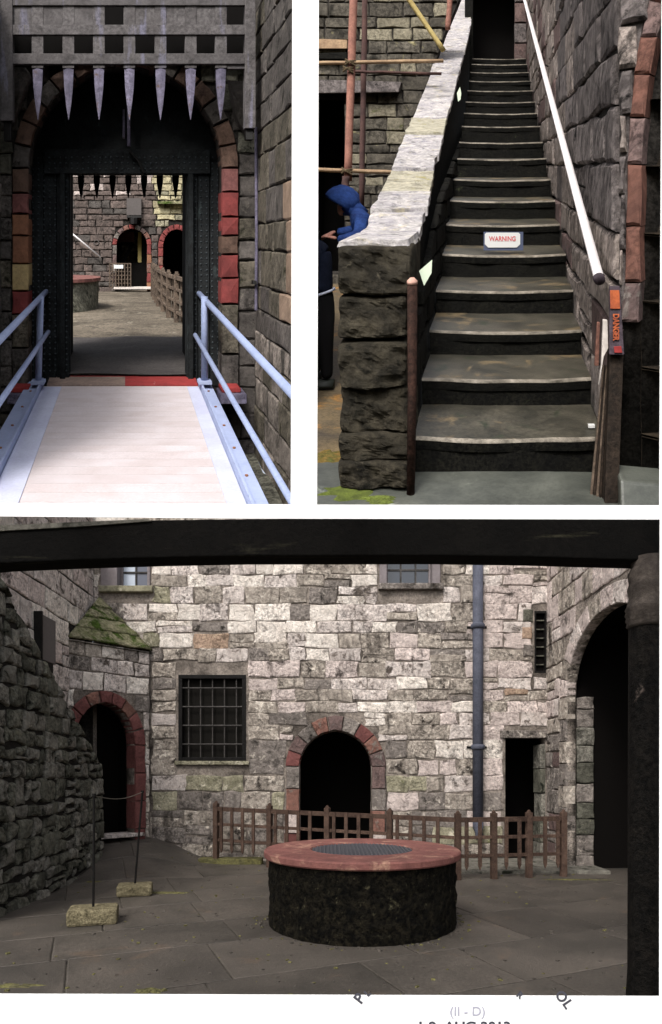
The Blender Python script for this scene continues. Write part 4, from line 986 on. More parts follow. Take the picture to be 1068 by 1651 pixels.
# handrails
def rail(lab, side):
    xr = (-.985 if side < 0 else .885)
    t_ = thing(S, 'handrail', lab, 'handrail', (xr, 5, zg(5)), 'pale blue gangway handrails')
    pz = zg(6.3)
    if side < 0: tp0, tpe, m0, me_ = S.P(75, 470, 6.9), S.P(-8, 556, 4.55), S.P(78, 535, 6.6), S.P(-8, 660, 4.3)
    else: tp0, tpe, m0, me_ = S.P(321, 473, 6.9), S.P(484, 648, 3.7), S.P(315, 540, 6.6), S.P(478, 822, 3.75)
    mb = MB(); mb.tube([tp0, tp0.lerp(tpe, .5), tpe], .031, 12); mb.build('top_rail', M['rail'], t_, smooth=True)
    mb = MB(); mb.tube([m0, me_], .024, 12); mb.build('mid_rail', M['rail'], t_, smooth=True)
    Dp = 6.45; b = S.P(62 if side < 0 else 330, 615, Dp); tpp = S.P(66 if side < 0 else 330, 478, Dp)
    mb = MB(); mb.tube([b, tpp], .035, 10); mb.build('post', M['rail'], t_, smooth=True)
    mb = MB(); mb.box(b.x - .07, b.x + .07, Dp - .07, Dp + .07, b.z - .02, b.z + .015); mb.build('base_plate', M['steel'], t_, bev=.004)
rail('pale blue tubular handrail on left of gangway', -1); rail('pale blue tubular handrail on right of gangway', 1)
# moat bottom below the gangway
o = grid_sheet(S, 'moat_bed', M['rub_dark'], -1.34, 1.36, 4.7, 6.7, 8, 8, lambda x, y: -2.25 + .1 * mnoise.noise(Vector((x * 2, y * 2, 0)))); tag(o, kind='structure')
# court ground
zc = S.P(0, 600, 7.0).z
cz = lambda x, y: zc + .02 * mnoise.noise(Vector((x * 1.3, y * 1.3, 4)))
o = grid_sheet(S, 'passage_paving', M['pass_floor'], -1.4, 1.4, 6.9, 9.6, 12, 12, cz); tag(o, kind='structure')
o = grid_sheet(S, 'inner_court_ground', M['cobble'], -3.2, 3.2, 9.6, 19, 30, 40, cz); tag(o, kind='structure')
# court back wall
CD = 18.4
CW = thing(S, 'inner_court_wall', 'pinkish grey stone wall seen through the gateway', 'wall', (0, CD, -1.5))
cf = Fr((0, CD, 0), (1, 0, 0), (0, -1, 0)); C_ = lambda px, py: cf.ab(S, px, py)
c1x, c1b = C_(213, 395); r1 = 24.5 * CD / 1000; ry1 = 26 * CD / 1000
c2x, c2b = C_(285, 400); r2 = 22 * CD / 1000; ry2 = 30 * CD / 1000
w1 = 7 * CD / 1000; w2 = 8 * CD / 1000
h1 = arch_poly(c1x, c1b, r1, ry1, zc - .1); h2 = arch_poly(c2x, c2b, r2, ry2, zc - .1)
lo = [(-3.2, zc - .2), (3.4, zc - .2), (3.4, 2.5), (-3.2, 2.5)]
slab(CW, cf, lo, [h1, h2], .3, M['mortar_grey'], 'wall_core', -.004)
def pk(a, b, r):
    px = 205 + a / CD * 1000; py = 390 - b / CD * 1000
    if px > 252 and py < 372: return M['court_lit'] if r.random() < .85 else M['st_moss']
    if py < 325: return r.choice([M['pink_dirty'], M['st_pink'], M['pink_dirty']])
    return M['pink_dirty'] if r.random() < .75 else M['gate_st']
masonry(CW, cf, lo, [arch_poly(c1x, c1b, r1 + w1, ry1 + w1, zc - .2), arch_poly(c2x, c2b, r2 + w2, ry2 + w2, zc - .2)], (.13, .24), (.22, .55), pk, .03, .02, .02, .02, seed=71, lim=280)
ring(CW, cf, c1x, c1b, r1, ry1, w1, 9, [M['deepred'], M['red2'], M['red_grey'], M['st_grey']], zc, 5, -.2, .05, jmats={-1: [M['st_grey'], M['red_grey']], 1: [M['v_orange'], M['deepred'], M['red2']]})
ring(CW, cf, c2x, c2b, r2, ry2, w2, 9, [M['deepred']], zc, 5, -.2, .05, jmats=[M['deepred'], M['red2']])
mb = MB(); mb.fbox(cf, C_(254, 0)[0], C_(300, 0)[0], C_(0, 329)[1], C_(0, 325)[1], -.01, .18); mb.build('string_course', M['moss_g'], CW)
recess(CW, cf, c2x - r2 - .1, c2x + r2 + .1, zc - .1, c2b + ry2 + .1, -.31, .8)
# room beyond first door, its light and shade painted as pale and near-black panels
rm = thing(S, 'far_room', 'lit doorway room with yellow post beyond the first arch', 'room', (c1x, CD + 1, zc))
recess(rm, cf, c1x - r1 - .3, c1x + r1 + .3, zc - .1, c1b + ry1 + .2, -.31, 1.6, M['st_dirty'])
def rq(name, x0, y0, x1, y1, c0, c1, mt):
    a0, b0 = C_(x0, y1); a1, b1 = C_(x1, y0); mb = MB(); mb.fbox(cf, a0, a1, b0, b1, c0, c1); return mb.build(name, mt, rm)
rq('painted_light_board', 193, 374, 217, 392, -.8, -.7, M['v_pink']); rq('yellow_post', 223, 374, 229, 424, -.6, -.5, M['yellow_pole']); rq('room_shade_panel', 187, 392, 196, 465, -.5, -.45, M['void']); rq('room_shade_panel', 213, 424, 240, 465, -.5, -.45, M['void']); rq('room_shade_panel', 229, 374, 240, 424, -.5, -.45, M['void'])
mb = MB(); mb.bar(cf.p(*C_(215, 392), -.5), cf.p(*C_(197, 425), -.5), .05, .12); mb.bar(cf.p(*C_(196, 393), -.5), cf.p(*C_(216, 393), -.5), .05, .1); mb.build('stair_brace', M['void'], rm)
mb = MB(); mb.fbox(cf, C_(184, 0)[0], C_(243, 0)[0], C_(0, 465)[1], C_(0, 462)[1], .0, .3); tag(mb.build('doorstep', M['whitepaint'], None, S, cf.p(c1x, zc)), 'pale worn doorstep under the far arched door', 'step')
# lattice gate in front of door 1
lg = thing(S, 'lattice_gate', 'small lattice gate with white sign before far arch', 'gate', cf.p(*C_(193, 464), .2))
lgf = Fr(cf.p(0, 0, .2), (1, 0, 0), (0, -1, 0)); a0, b0 = lgf.ab(S, 177, 463); a1, b1 = lgf.ab(S, 211, 425)
for k in range(8): mb = MB(); x = a0 + (a1 - a0) * k / 7; mb.fbox(lgf, x - .016, x + .016, b0, b1, 0, .02); mb.build('pale', M['gateslat'], lg)
for k in range(7): mb = MB(); y = b0 + (b1 - b0) * k / 6; mb.fbox(lgf, a0, a1, y - .014, y + .014, -.02, -.002); mb.build('rail', M['gateslat'], lg)
a0, b0 = lgf.ab(S, 184, 433); a1, b1 = lgf.ab(S, 199, 427); mb = MB(); mb.fbox(lgf, a0, a1, b0, b1, .022, .03); mb.build('sign_plate', M['sign_w'], lg)
# grey panel and lantern
mb = MB(); a0, b0 = C_(204.5, 347); a1, b1 = C_(228, 320); mb.fbox(cf, a0, a1, b0, b1, .04, .12); tag(mb.build('wall_panel', M['panel'], None, S, cf.p(a0, b0)), 'blank grey square panel above the far arched door', 'panel')
ln = thing(S, 'lantern', 'small dark lantern under the grey panel on wall', 'lantern', cf.p(*C_(216, 355), .1))
mb = MB(); a, b = C_(216, 348); mb.fbox(cf, a - .2, a + .22, b - .06, b, 0, .2); mb.build('bracket', M['iron'], ln)
mb = MB(); mb.tube([cf.p(a, b - .28, .15), cf.p(a, b - .24, .15), cf.p(a, b - .08, .15), cf.p(a, b - .05, .15)], [.05, .11, .13, .04], 8); mb.build('lamp_body', M['iron'], ln)
# white diagonal handrail on court wall
mb = MB(); mb.tube([cf.p(*C_(108, 369), .15), cf.p(*C_(163, 415), .15)], .025, 8); tag(mb.build('white_rail', M['white_tube'], None, S, cf.p(*C_(135, 392)), smooth=True), 'thin white diagonal rail on wall left of far arch', 'rail')
t_ = MB(); a, b = C_(156, 391); t_.tube([cf.p(a + .07 * math.cos(k * .5236), b + .07 * math.sin(k * .5236), .05) for k in range(13)], .014, 6); tag(t_.build('iron_ring', M['panel'], None, S, cf.p(a, b)), 'round iron ring fixed to the pinkish grey court wall', 'ring')
# well in court
wl = thing(S, 'stone_well', 'dark low well with pinkish top seen through gateway', 'well', (-1.62, 13.3, zc))
c = Vector((-1.62, 13.75, zc)); mb = MB(); mb.lathe(c, [(.98, -.02), (.99, .3), (1.0, .62)], 40, 0, .02); mb.build('well_body', M['rub_dark'], wl, smooth=True)
mb = MB(); mb.lathe(c, [(.5, .62), (1.04, .62), (1.04, .69), (.5, .69), (.5, .62)], 40); mb.build('well_rim', M['well_cap'], wl)
mb = MB(); mb.lathe(c, [(.5, .66), (.02, .66)], 24); mb.build('grille', M['grille'], wl)
# fence in court, curved
fc = thing(S, 'court_fence', 'curved brown lattice fence on right seen through gateway', 'fence', (1, 13, zc))
def cp(px, py): D = -zc / ((py - 390) / 1000); return Vector(((px - 205) * D / 1000, D, zc))
fp = [cp(300, 530), cp(272, 512), cp(255, 494), cp(246, 478)]
fence(fc, fp, .86, [2, 2, 3], .2, M['gateslat'], (.95, .70, .45, .22), .05, .07, .04)
exec_parts.append('gate')

# ================================================================== STAIR (upper right picture)
S = ST
ys = [704, 609, 532, 467, 409, 361, 322.6, 288.4, 255, 228.6, 202.7, 182, 163.6, 145.5, 130, 116, 103, 94]
Ds = [1200 / ((y + 145) / 2.95) for y in ys]
zs = [(270 - y) * D / 1000 for y, D in zip(ys, Ds)]
SX0, SX1 = -.56, .72
SS = thing(S, 'stone_staircase', 'worn dark stone staircase climbing between parapet and wall', 'staircase', (0, 4.1, -2.4))
zg0 = -2.05
for k in range(len(ys)):
    D = Ds[k]; z = zs[k]; zp = zs[k - 1] if k else zg0; D2 = Ds[k + 1] if k + 1 < len(ys) else D + 1.2
    n = 16; mb = MB(); r = random.Random(k)
    # tread slab with worn hollow, slopes slightly to front
    ph = r.uniform(0, 6)
    def wz(x, y): 
        u = (x - SX0) / (SX1 - SX0); return -.018 * math.sin(math.pi * u) * (1 - .6 * (y - D) / (D2 - D + .01)) + .006 * mnoise.noise(Vector((x * 4, y * 4, k)))
    rows = [(D + .0, -.085), (D - .012, -.02), (D - .013, -.006), (D + .010, 0.0), (D + (D2 - D) * .5, .006), (D2 + .03, .012)]
    for (y, dz) in rows:
        for i in range(n + 1):
            x = SX0 + (SX1 - SX0) * i / n; fy = .012 * mnoise.noise(Vector((x * 3, k * 3.1, 0))) if y < D + .01 else 0
            mb.v.append(Vector((x, y + fy, z + dz + wz(x, y))))
    for j in range(len(rows) - 1):
        for i in range(n):
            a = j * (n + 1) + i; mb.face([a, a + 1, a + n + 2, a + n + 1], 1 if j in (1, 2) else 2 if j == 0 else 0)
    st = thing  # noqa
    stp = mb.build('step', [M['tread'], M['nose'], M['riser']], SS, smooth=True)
    mb = MB(); mb.v = []
    for (y, zz) in ((D + .012, zp - .03), (D + .008, (zp + z) / 2), (D + .004, z - .03)):
        for i in range(n + 1):
            x = SX0 + (SX1 - SX0) * i / n; mb.v.append(Vector((x, y + .008 * mnoise.noise(Vector((x * 5, zz * 5, k))), zz)))
    for j in range(2):
        for i in range(n):
            a = j * (n + 1) + i; mb.face([a, a + 1, a + n + 2, a + n + 1])
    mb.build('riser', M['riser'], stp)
# landing doorway at top
LD = thing(S, 'upper_doorway', 'pitch dark doorway at the head of the stairs', 'doorway', (0, 15.6, 1.3))
Dd = 15.3; uf = Fr((0, Dd, 0), (1, 0, 0), (0, -1, 0)); U = lambda px, py: uf.ab(S, px, py)
a0 = U(765, 0)[0]; a1 = U(830, 0)[0]; zt = zs[-1]
recess(LD, uf, a0 - .05, a1 + .03, zt - .1, 5.6, -.02, 1.0)
for k in range(6):
    mb = MB(); b0 = zt - .05 + k * .5; stone_add(mb, [(a1, b0 + .01), (U(849, 0)[0], b0 + .01), (U(849, 0)[0], b0 + .49), (a1, b0 + .49)], uf, -.2, .05, .02, .01); mb.build('jamb_stone', M['red_grey'] if k % 2 == 0 else M['big_dark'], LD)
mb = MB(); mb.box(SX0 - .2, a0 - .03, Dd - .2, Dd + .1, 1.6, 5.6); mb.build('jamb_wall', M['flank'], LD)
# parapet wall and coping
PP = thing(S, 'parapet_wall', 'thick stone parapet with pale slate coping beside stairs', 'wall', (-.85, 8, -2.4))
cop = [(385, 4.6), (330, 5.45), (300, 6.1), (250, 7.2), (200, 8.5), (150, 9.6), (100, 11.1), (50, 13.6), (10, 16.8), (-30, 21)]
def ctop(D):
    for k in range(len(cop) - 1):
        (y0, d0), (y1, d1) = cop[k], cop[k + 1]
        if d0 <= D <= d1 or k == len(cop) - 2:
            z0 = (270 - y0) * d0 / 1000; z1 = (270 - y1) * d1 / 1000; return z0 + (z1 - z0) * (D - d0) / (d1 - d0)
Lpx = [(385, 581), (330, 608), (300, 622), (250, 643), (200, 664), (150, 684), (100, 702), (50, 717), (10, 734), (-30, 748)]
Rpx = [(385, 672), (330, 686), (300, 692), (250, 704), (200, 716), (150, 730), (100, 743), (50, 756), (10, 761), (-30, 768)]
def interp(tab, D):
    for k in range(len(cop) - 1):
        d0, d1 = cop[k][1], cop[k + 1][1]
        if D <= d1 or k == len(cop) - 2:
            t = (D - d0) / (d1 - d0); x0 = (tab[k][1] - 800) * d0 / 1000; x1 = (tab[k + 1][1] - 800) * d1 / 1000; return x0 + (x1 - x0) * t
XL = lambda D: interp(Lpx, D); XR = lambda D: interp(Rpx, D)
# core
core = MB(); nd = 24
for k in range(nd + 1):
    D = 4.25 + (17.5 - 4.25) * k / nd; zt_ = ctop(max(D, 4.6)) - .07 if D >= 4.6 else ctop(4.6) - .09
    xl, xr = XL(max(D, 4.6)) + .02, min(XR(max(D, 4.6)) - .02, SX0 - .02)
    for p in ((xl, D, -2.2), (xr, D, -2.2), (xr, D, zt_), (xl, D, zt_)): core.v.append(Vector(p))
for k in range(nd):
    for j in range(4):
        a = k * 4; core.face([a + j, a + (j + 1) % 4, a + 4 + (j + 1) % 4, a + 4 + j])
core.face([0, 1, 2, 3]); core.face([nd * 4 + j for j in range(4)])
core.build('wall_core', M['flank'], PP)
# flank stones on stair side
ff2 = Fr((SX0 - .035, 4.3, 0), (0, -1, 0)); ff2.O = Vector((SX0 - .035, 4.3, 0))
# use frame with a decreasing away from camera
def flank_out(): return [(-11.0, -2.6 + 1.9), (-11.0, .9), (-6.5, -.05 + .3), (-2.0, ctop(6.3) - .12), (-.1, ctop(4.6) - .15), (0, -2.5), (-.2, -2.5)]
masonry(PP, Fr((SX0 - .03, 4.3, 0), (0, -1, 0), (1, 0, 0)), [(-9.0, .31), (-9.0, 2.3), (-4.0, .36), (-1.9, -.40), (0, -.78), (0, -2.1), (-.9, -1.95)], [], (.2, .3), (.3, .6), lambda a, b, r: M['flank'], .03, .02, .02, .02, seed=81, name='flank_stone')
# coping slabs
D = 4.62; k = 0; r = random.Random(4)
joint_y = []
while D < 17:
    ln_ = r.uniform(.55, .85) if D < 9 else r.uniform(.8, 1.3); D1 = D + ln_
    mb = MB(); nx, ny = 8, 6; ov = r.uniform(.0, .03); ovr = r.uniform(.0, .035); tk = .075; lift = r.uniform(0, .035)
    for j in range(ny + 1):
        d = D + .02 + (ln_ - .035) * j / ny
        for i in range(nx + 1):
            xl, xr = XL(d) - ov, XR(d) + ovr; u = i / nx; x = xl + (xr - xl) * u
            e = .035 * mnoise.noise(Vector((d * 5, 7 * (i == 0) + 3 * (i == nx), k))) if i in (0, nx) else 0
            ns = mnoise.noise(Vector((x * 9, d * 9, k))) * .012 + mnoise.noise(Vector((x * 3, d * 3, k + 9))) * .018
            mb.v.append(Vector((x + e, d + (.02 * mnoise.noise(Vector((x * 6, k, 0))) if j in (0, ny) else 0), ctop(d) + ns + lift)))
    top_n = len(mb.v)
    for v in list(mb.v): mb.v.append(v - Z_ * tk)
    for j in range(ny):
        for i in range(nx):
            a = j * (nx + 1) + i; mb.face([a, a + 1, a + nx + 2, a + nx + 1]); mb.face([top_n + a, top_n + a + 1, top_n + a + nx + 2, top_n + a + nx + 1])
    for i in range(nx):
        for j in (0, ny): a = j * (nx + 1) + i; mb.face([a, a + 1, top_n + a + 1, top_n + a])
    for j in range(ny):
        for i in (0, nx): a = j * (nx + 1) + i; mb.face([a, a + nx + 1, top_n + a + nx + 1, top_n + a])
    mb.build('coping_slab', M['coping_y'] if k in (2, 5) else M['coping'], PP)
    D = D1; k += 1
# lichen lip at front of coping
mb = MB(); zz_ = ctop(4.6); mb.box(XL(4.6) - .01, XR(4.6) - .02, 4.56, 4.63, zz_ - .05, zz_ - .0); mb.build('lichen_edge', M['coping_y'], PP, bev=.01)
# front pier blocks
PR = thing(S, 'stone_pier', 'rough dark stacked stone pier at foot of parapet', 'pier', (-.8, 4.0, -2.4))
pD = 3.97
def pier_stone(y0, y1, x0, x1, seed, proud=0.0):
    r = random.Random(seed); za_ = (270 - y1) * pD / 1000; zb_ = (270 - y0) * pD / 1000; xa_ = (x0 - 800) * pD / 1000; xb_ = (x1 - 800) * pD / 1000
    mb = MB(); nx, nz = 18, 10; ny = 6
    # a rounded, cracked block: superellipsoid grid on front/sides/top
    bm = bmesh.new(); bmesh.ops.create_cube(bm, size=1.0); bmesh.ops.subdivide_edges(bm, edges=bm.edges, cuts=15, use_grid_fill=True)
    c = Vector(((xa_ + xb_) / 2, pD + .25 - proud / 2, (za_ + zb_) / 2)); s_ = Vector((xb_ - xa_, .52 + proud, zb_ - za_))
    for v in bm.verts:
        p = v.co * 2; q = Vector((p.x, p.y, p.z)); L8 = (abs(q.x) ** 14 + abs(q.y) ** 14 + abs(q.z) ** 14) ** (1 / 14)
        q = q / L8 * max(abs(q.x), abs(q.y), abs(q.z)) if L8 > 0 else q
        w_ = Vector((c.x + q.x * s_.x / 2, c.y + q.y * s_.y / 2, c.z + q.z * s_.z / 2))
        n1 = mnoise.noise(Vector((w_.x * 5, w_.y * 5, w_.z * 7 + seed))); n2 = round(3 * mnoise.noise(Vector((w_.x * 11, w_.y * 11, w_.z * 15 + seed)))) / 3 + .5 * mnoise.noise(Vector((w_.x * 24, w_.y * 24, w_.z * 24)))
        w_ += Vector((q.x * .012 * n1, -.030 * n1 - .020 * n2, q.z * .018 * n1)); v.co = w_
    me = bpy.data.meshes.new('block'); bm.to_mesh(me); bm.free(); return link_mesh(me, 'block', M['pier'], PR)
for k, (y0, y1, x0, x1, pr) in enumerate(((395, 476, 545, 664, .03), (476, 545, 546, 658, .02), (550, 624, 546, 658, .04), (622, 698, 548, 660, .0), (697, 742, 547, 660, .02), (741, 785, 547, 660, .05))): pier_stone(y0, y1, x0, x1, k + 1, pr)
mb = MB(); mb.box(-.98, -.57, 4.05, 4.4, -2.1, -.55); mb.build('pier_core', M['flank'], PR)
mb = MB(); f = Fr((0, 3.99, 0), (1, 0, 0), (0, -1, 0)); stone_add(mb, [f.ab(S, 545, 399), f.ab(S, 664, 400), f.ab(S, 660, 386), f.ab(S, 575, 384), f.ab(S, 548, 390)], f, -.5, .03, .01, .008); mb.build('cap_stone', M['coping'], PR)
# newel post
NP = thing(S, 'newel_post', 'reddish brown round wooden newel post beside first step', 'post', (-.55, 3.95, -2.4))
xx = (665 - 800) * .0039; nz0 = (270 - 700) * .0039; nz1 = (270 - 458) * .0039
mb = MB(); mb.tube([Vector((xx - .01, 3.9, -2.05)), Vector((xx, 3.9, nz0 + .3)), Vector((xx, 3.9, nz1))], [.026, .029, .032], 12); mb.build('post_shaft', M['newel'], NP, smooth=True)
mb = MB(); mb.tube([Vector((xx, 3.9, nz1)), Vector((xx, 3.9, nz1 + .02)), Vector((xx, 3.9, nz1 + .04))], [.034, .034, .014], 12); mb.build('post_cap', M['newel_cap'], NP, smooth=True)
# notices on the flank
def flank_paper(pts, D, label, mt=M['paper']):
    mb = MB(); xx = SX0 + .035
    q = [S.P(px, py, D) for px, py in pts]; q = [Vector((p.x, p.y, p.z)) for p in q]
    e = Vector((.0, -.01, 0)); mb.v = q + [p + Y_ * .012 for p in q]; n = len(q)
    mb.face(list(range(n))); mb.face(list(range(n, 2 * n)))
    for k in range(n): mb.face([k, (k + 1) % n, n + (k + 1) % n, n + k])
    tag(mb.build('paper_notice', mt, None, S, q[0]), label, 'notice')
flank_paper([(697, 419), (696, 440), (684, 461), (676, 437)], 4.15, 'pale creased paper notice hanging beside the newel post')
flank_paper([(742, 140), (744, 150), (743, 160), (739, 164), (737, 150)], 8.6, 'small white paper scrap on upper parapet flank')
mb = MB(); p = S.P(953, 692, 4.3); mb.box(p.x - .02, p.x + .025, p.y - .02, p.y + .01, zs[0] + .012, zs[0] + .03); tag(mb.build('litter', M['sign_w'], None, S, p), 'tiny white scrap on right end of bottom step', 'litter')
# warning sign on riser
SG = thing(S, 'warning_sign', 'white warning sign with red letters on stair riser', 'sign', S.P(811, 400, Ds[4] - .04))
sf = Fr((0, Ds[4] + .0 + .0 - .02, 0), (1, 0, 0), (0, -1, 0)); sf.O.y = Ds[4] - .02 + .1
sq = lambda px, py: sf.ab(S, px, py)
a0, b0 = sq(780, 404); a1, b1 = sq(844, 374)
sf3 = sf
mb = MB(); mb.fbox(sf, a0, a1, b0 + .0, b1, -.012, 0); mb.build('backing_board', M['sign_b'], SG, bev=.002)
x0, y0 = sq(782, 399); x1, y1 = sq(839, 375); ch = .035
mb = MB(); mb.prism(sf, [(x0 + ch, y0), (x1 - ch, y0), (x1, y0 + ch), (x1, y1 - ch * .5), (x1 - ch * .5, y1), (x0 + ch * .5, y1), (x0, y1 - ch * .5), (x0, y0 + ch)], .001, .006); mb.build('sign_face', M['sign_w'], SG)
text_part(S, sf, 'WARNING', .070, M['sign_r'], SG, .0075, ((x0 + x1) / 2, (y0 + y1) / 2 + .012), 'lettering', 0, .0015, .82)
# right wall
RWs = thing(S, 'stair_wall', 'massive dark frosted stone wall right of the stairs', 'wall', (.78, 8, -2.4))
rwf = Fr((.775, 16.0, 0), (0, -1, 0))
lo = [(0, 1.6), (0, 6.7), (7.5, 4.4), (12.1, 1.65), (12.1, -2.2), (10.5, -2.2)]
slab(RWs, rwf, lo, [], .3, M['mortar_grey'], 'wall_core', -.004)
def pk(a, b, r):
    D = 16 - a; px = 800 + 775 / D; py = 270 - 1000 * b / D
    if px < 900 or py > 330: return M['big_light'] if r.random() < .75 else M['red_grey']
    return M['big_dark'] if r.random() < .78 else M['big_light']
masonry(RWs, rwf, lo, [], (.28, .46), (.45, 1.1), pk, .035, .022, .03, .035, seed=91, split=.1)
# angled part with arched door
aw0 = Vector((.775, 3.90, 0)); aw1 = Vector((1.25, 3.62, 0))
awf = Fr(aw0, aw1 - aw0); Aw = lambda px, py: awf.ab(S, px, py); La = (aw1 - aw0).length
AW = thing(S, 'arched_door_wall', 'red sandstone arch edge and dark doorway at right', 'wall', aw0)
a_in = Aw(1036, 300)[0]; a_out = Aw(1008, 300)[0]
seq = [(Aw(1003, 520), Aw(1030, 520)), (Aw(1009, 455), Aw(1034, 455)), (Aw(1011, 365), Aw(1034, 365)), (Aw(1013, 265), Aw(1036, 265)), (Aw(1017, 190), Aw(1041, 190)), (Aw(1024, 120), Aw(1049, 120)), (Aw(1034, 60), Aw(1060, 60)), (Aw(1048, 0), Aw(1076, 10)), (Aw(1066, -40), Aw(1096, -30))]
for k in range(len(seq) - 1):
    (p, q), (p2, q2) = seq[k], seq[k + 1]; g = .004
    mb = MB(); stone_add(mb, [(p[0], p[1] + g), (q[0], q[1] + g), (q2[0], q2[1] - g), (p2[0], p2[1] - g)], awf, -.10, .02, .02, .005); mb.build('arch_stone', M['orange_st'] if k % 3 else M['red_grey'], AW)
# wall to left of arch
lw = [(0, -2.6)] + [(s_[0][0] - .008, s_[0][1]) for s_ in seq[:1]] + [(s_[0][0] - .008, s_[0][1]) for s_ in seq[1:]] + [(0, 1.1)]
mb = MB(); lw = [(0, -1.05)] + [(s_[0][0] - .008, s_[0][1]) for s_ in seq] + [(0, 1.7)]
slab(AW, awf, lw, [], .1, M['big_dark'], 'wall_core', -.004)
r = random.Random(8); b = -1.0
while b < 1.3:
    h_ = r.uniform(.22, .36); xe = None
    bmid = b + h_ / 2
    for k in range(len(seq) - 1):
        if seq[k][0][1] <= bmid <= seq[k + 1][0][1]:
            t = (bmid - seq[k][0][1]) / (seq[k + 1][0][1] - seq[k][0][1]); xe = seq[k][0][0] + (seq[k + 1][0][0] - seq[k][0][0]) * t
    if xe is None: xe = seq[0][0][0]
    mb = MB(); stone_add(mb, [(.01, b + .01), (xe - .015, b + .01), (xe - .015, b + h_ - .01), (.01, b + h_ - .01)], awf, -.02, .03, .03, .02, 0, r); mb.build('stone', M['big_dark'] if r.random() < .6 else M['big_light'], AW); b += h_
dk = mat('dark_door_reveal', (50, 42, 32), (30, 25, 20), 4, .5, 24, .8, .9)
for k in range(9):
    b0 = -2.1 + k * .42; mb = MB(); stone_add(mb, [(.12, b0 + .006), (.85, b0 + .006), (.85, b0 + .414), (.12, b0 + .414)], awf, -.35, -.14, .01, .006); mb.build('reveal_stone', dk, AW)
# white handrail
HR = thing(S, 'white_handrail', 'long white tubular handrail climbing along the right wall', 'handrail', S.P(965, 450, 3.95))
p0 = S.P(966, 448, 3.97); p1_ = S.P(843, -12, 14.6)
mb = MB(); mb.tube([p0.lerp(p1_, k / 8) for k in range(9)], .034, 14); mb.build('tube', M['white_tube'], HR, smooth=True)
dd = (p0 - p1_).normalized(); mb = MB(); mb.tube([p0 + dd * .0, p0 + dd * .03], [.040, .036], 14); mb.build('end_cap', M['sign_dark'], HR, smooth=True)
for t in (.12, .45, .8):
    q = p0.lerp(p1_, t); mb = MB(); mb.tube([q, q + Vector((.10, 0, -.04))], .012, 6); mb.build('bracket', M['iron'], HR)
# dark wooden gate at lower right
GTE = thing(S, 'wooden_gate', 'dark wooden gate post and lattice edge at lower right', 'gate', (.66, 3.75, -2.4))
Dg = 3.78
def gb(name, pts, d0, d1, mt, parent=GTE, bev=.004):
    f = Fr((0, d0, 0), (1, 0, 0), (0, -1, 0)); poly = [f.ab(S, *p) for p in pts]; mb = MB(); mb.prism(f, poly, -(d1 - d0), 0); return mb.build(name, mt, parent, bev=bev)
gb('gate_post', [(975, 820), (997, 820), (1006, 568), (984, 568)], Dg, Dg + .09, M['gatewood'])
for k in range(5): gb('slat', [(950 + k * 5.2, 820), (954.2 + k * 5.2, 820), (975.2 + k * 2.3, 590), (973 + k * 2.3, 590)], Dg + .10 - k * .012, Dg + .125 - k * .012, M['gateslat'] if k in (0, 2) else M['gatewood'])
gb('white_board', [(966, 622), (970, 590), (973, 516), (980, 517), (981, 562), (974, 575)], Dg + .02, Dg + .05, M['whitepaint'])
gb('rust_strip', [(959, 590), (966, 590), (968, 520), (963, 520)], Dg + .14, Dg + .16, M['orange_st'])
# orange vertical sign
OS = thing(S, 'orange_sign', 'narrow upright dark sign with orange lettering on gate post', 'sign', S.P(994, 565, Dg - .02))
gb('sign_board', [(983, 572), (1007, 572), (1000, 462), (983, 462)], Dg - .03, Dg - .005, M['sign_dark'], OS)
gb('orange_band', [(984.5, 498), (1000.5, 498), (999, 468), (984, 468)], Dg - .036, Dg - .031, M['orange'], OS)
gb('red_spot', [(991, 569), (1004, 569), (1002, 558), (990, 559)], Dg - .036, Dg - .031, M['redpaint'], OS)
of = Fr((0, Dg - .034, 0), (1, 0, 0), (0, -1, 0))
text_part(S, of, 'DANGER', .05, M['orange'], OS, .003, of.ab(S, 993, 527), 'lettering', R(-90), .002, .8)
# grey stone slab at far right bottom
mb = MB(); f = Fr((0, 3.7, 0), (1, 0, 0), (0, -1, 0)); mb.prism(f, [f.ab(S, 1002, 830), f.ab(S, 1080, 830), f.ab(S, 1080, 782), f.ab(S, 1012, 776), f.ab(S, 1000, 772)], -.4, 0)
tag(mb.build('stone_slab', M['wet'], None, S, f.p(*f.ab(S, 1040, 800)), bev=.02), 'smooth grey stone slab in bottom right corner', 'slab')
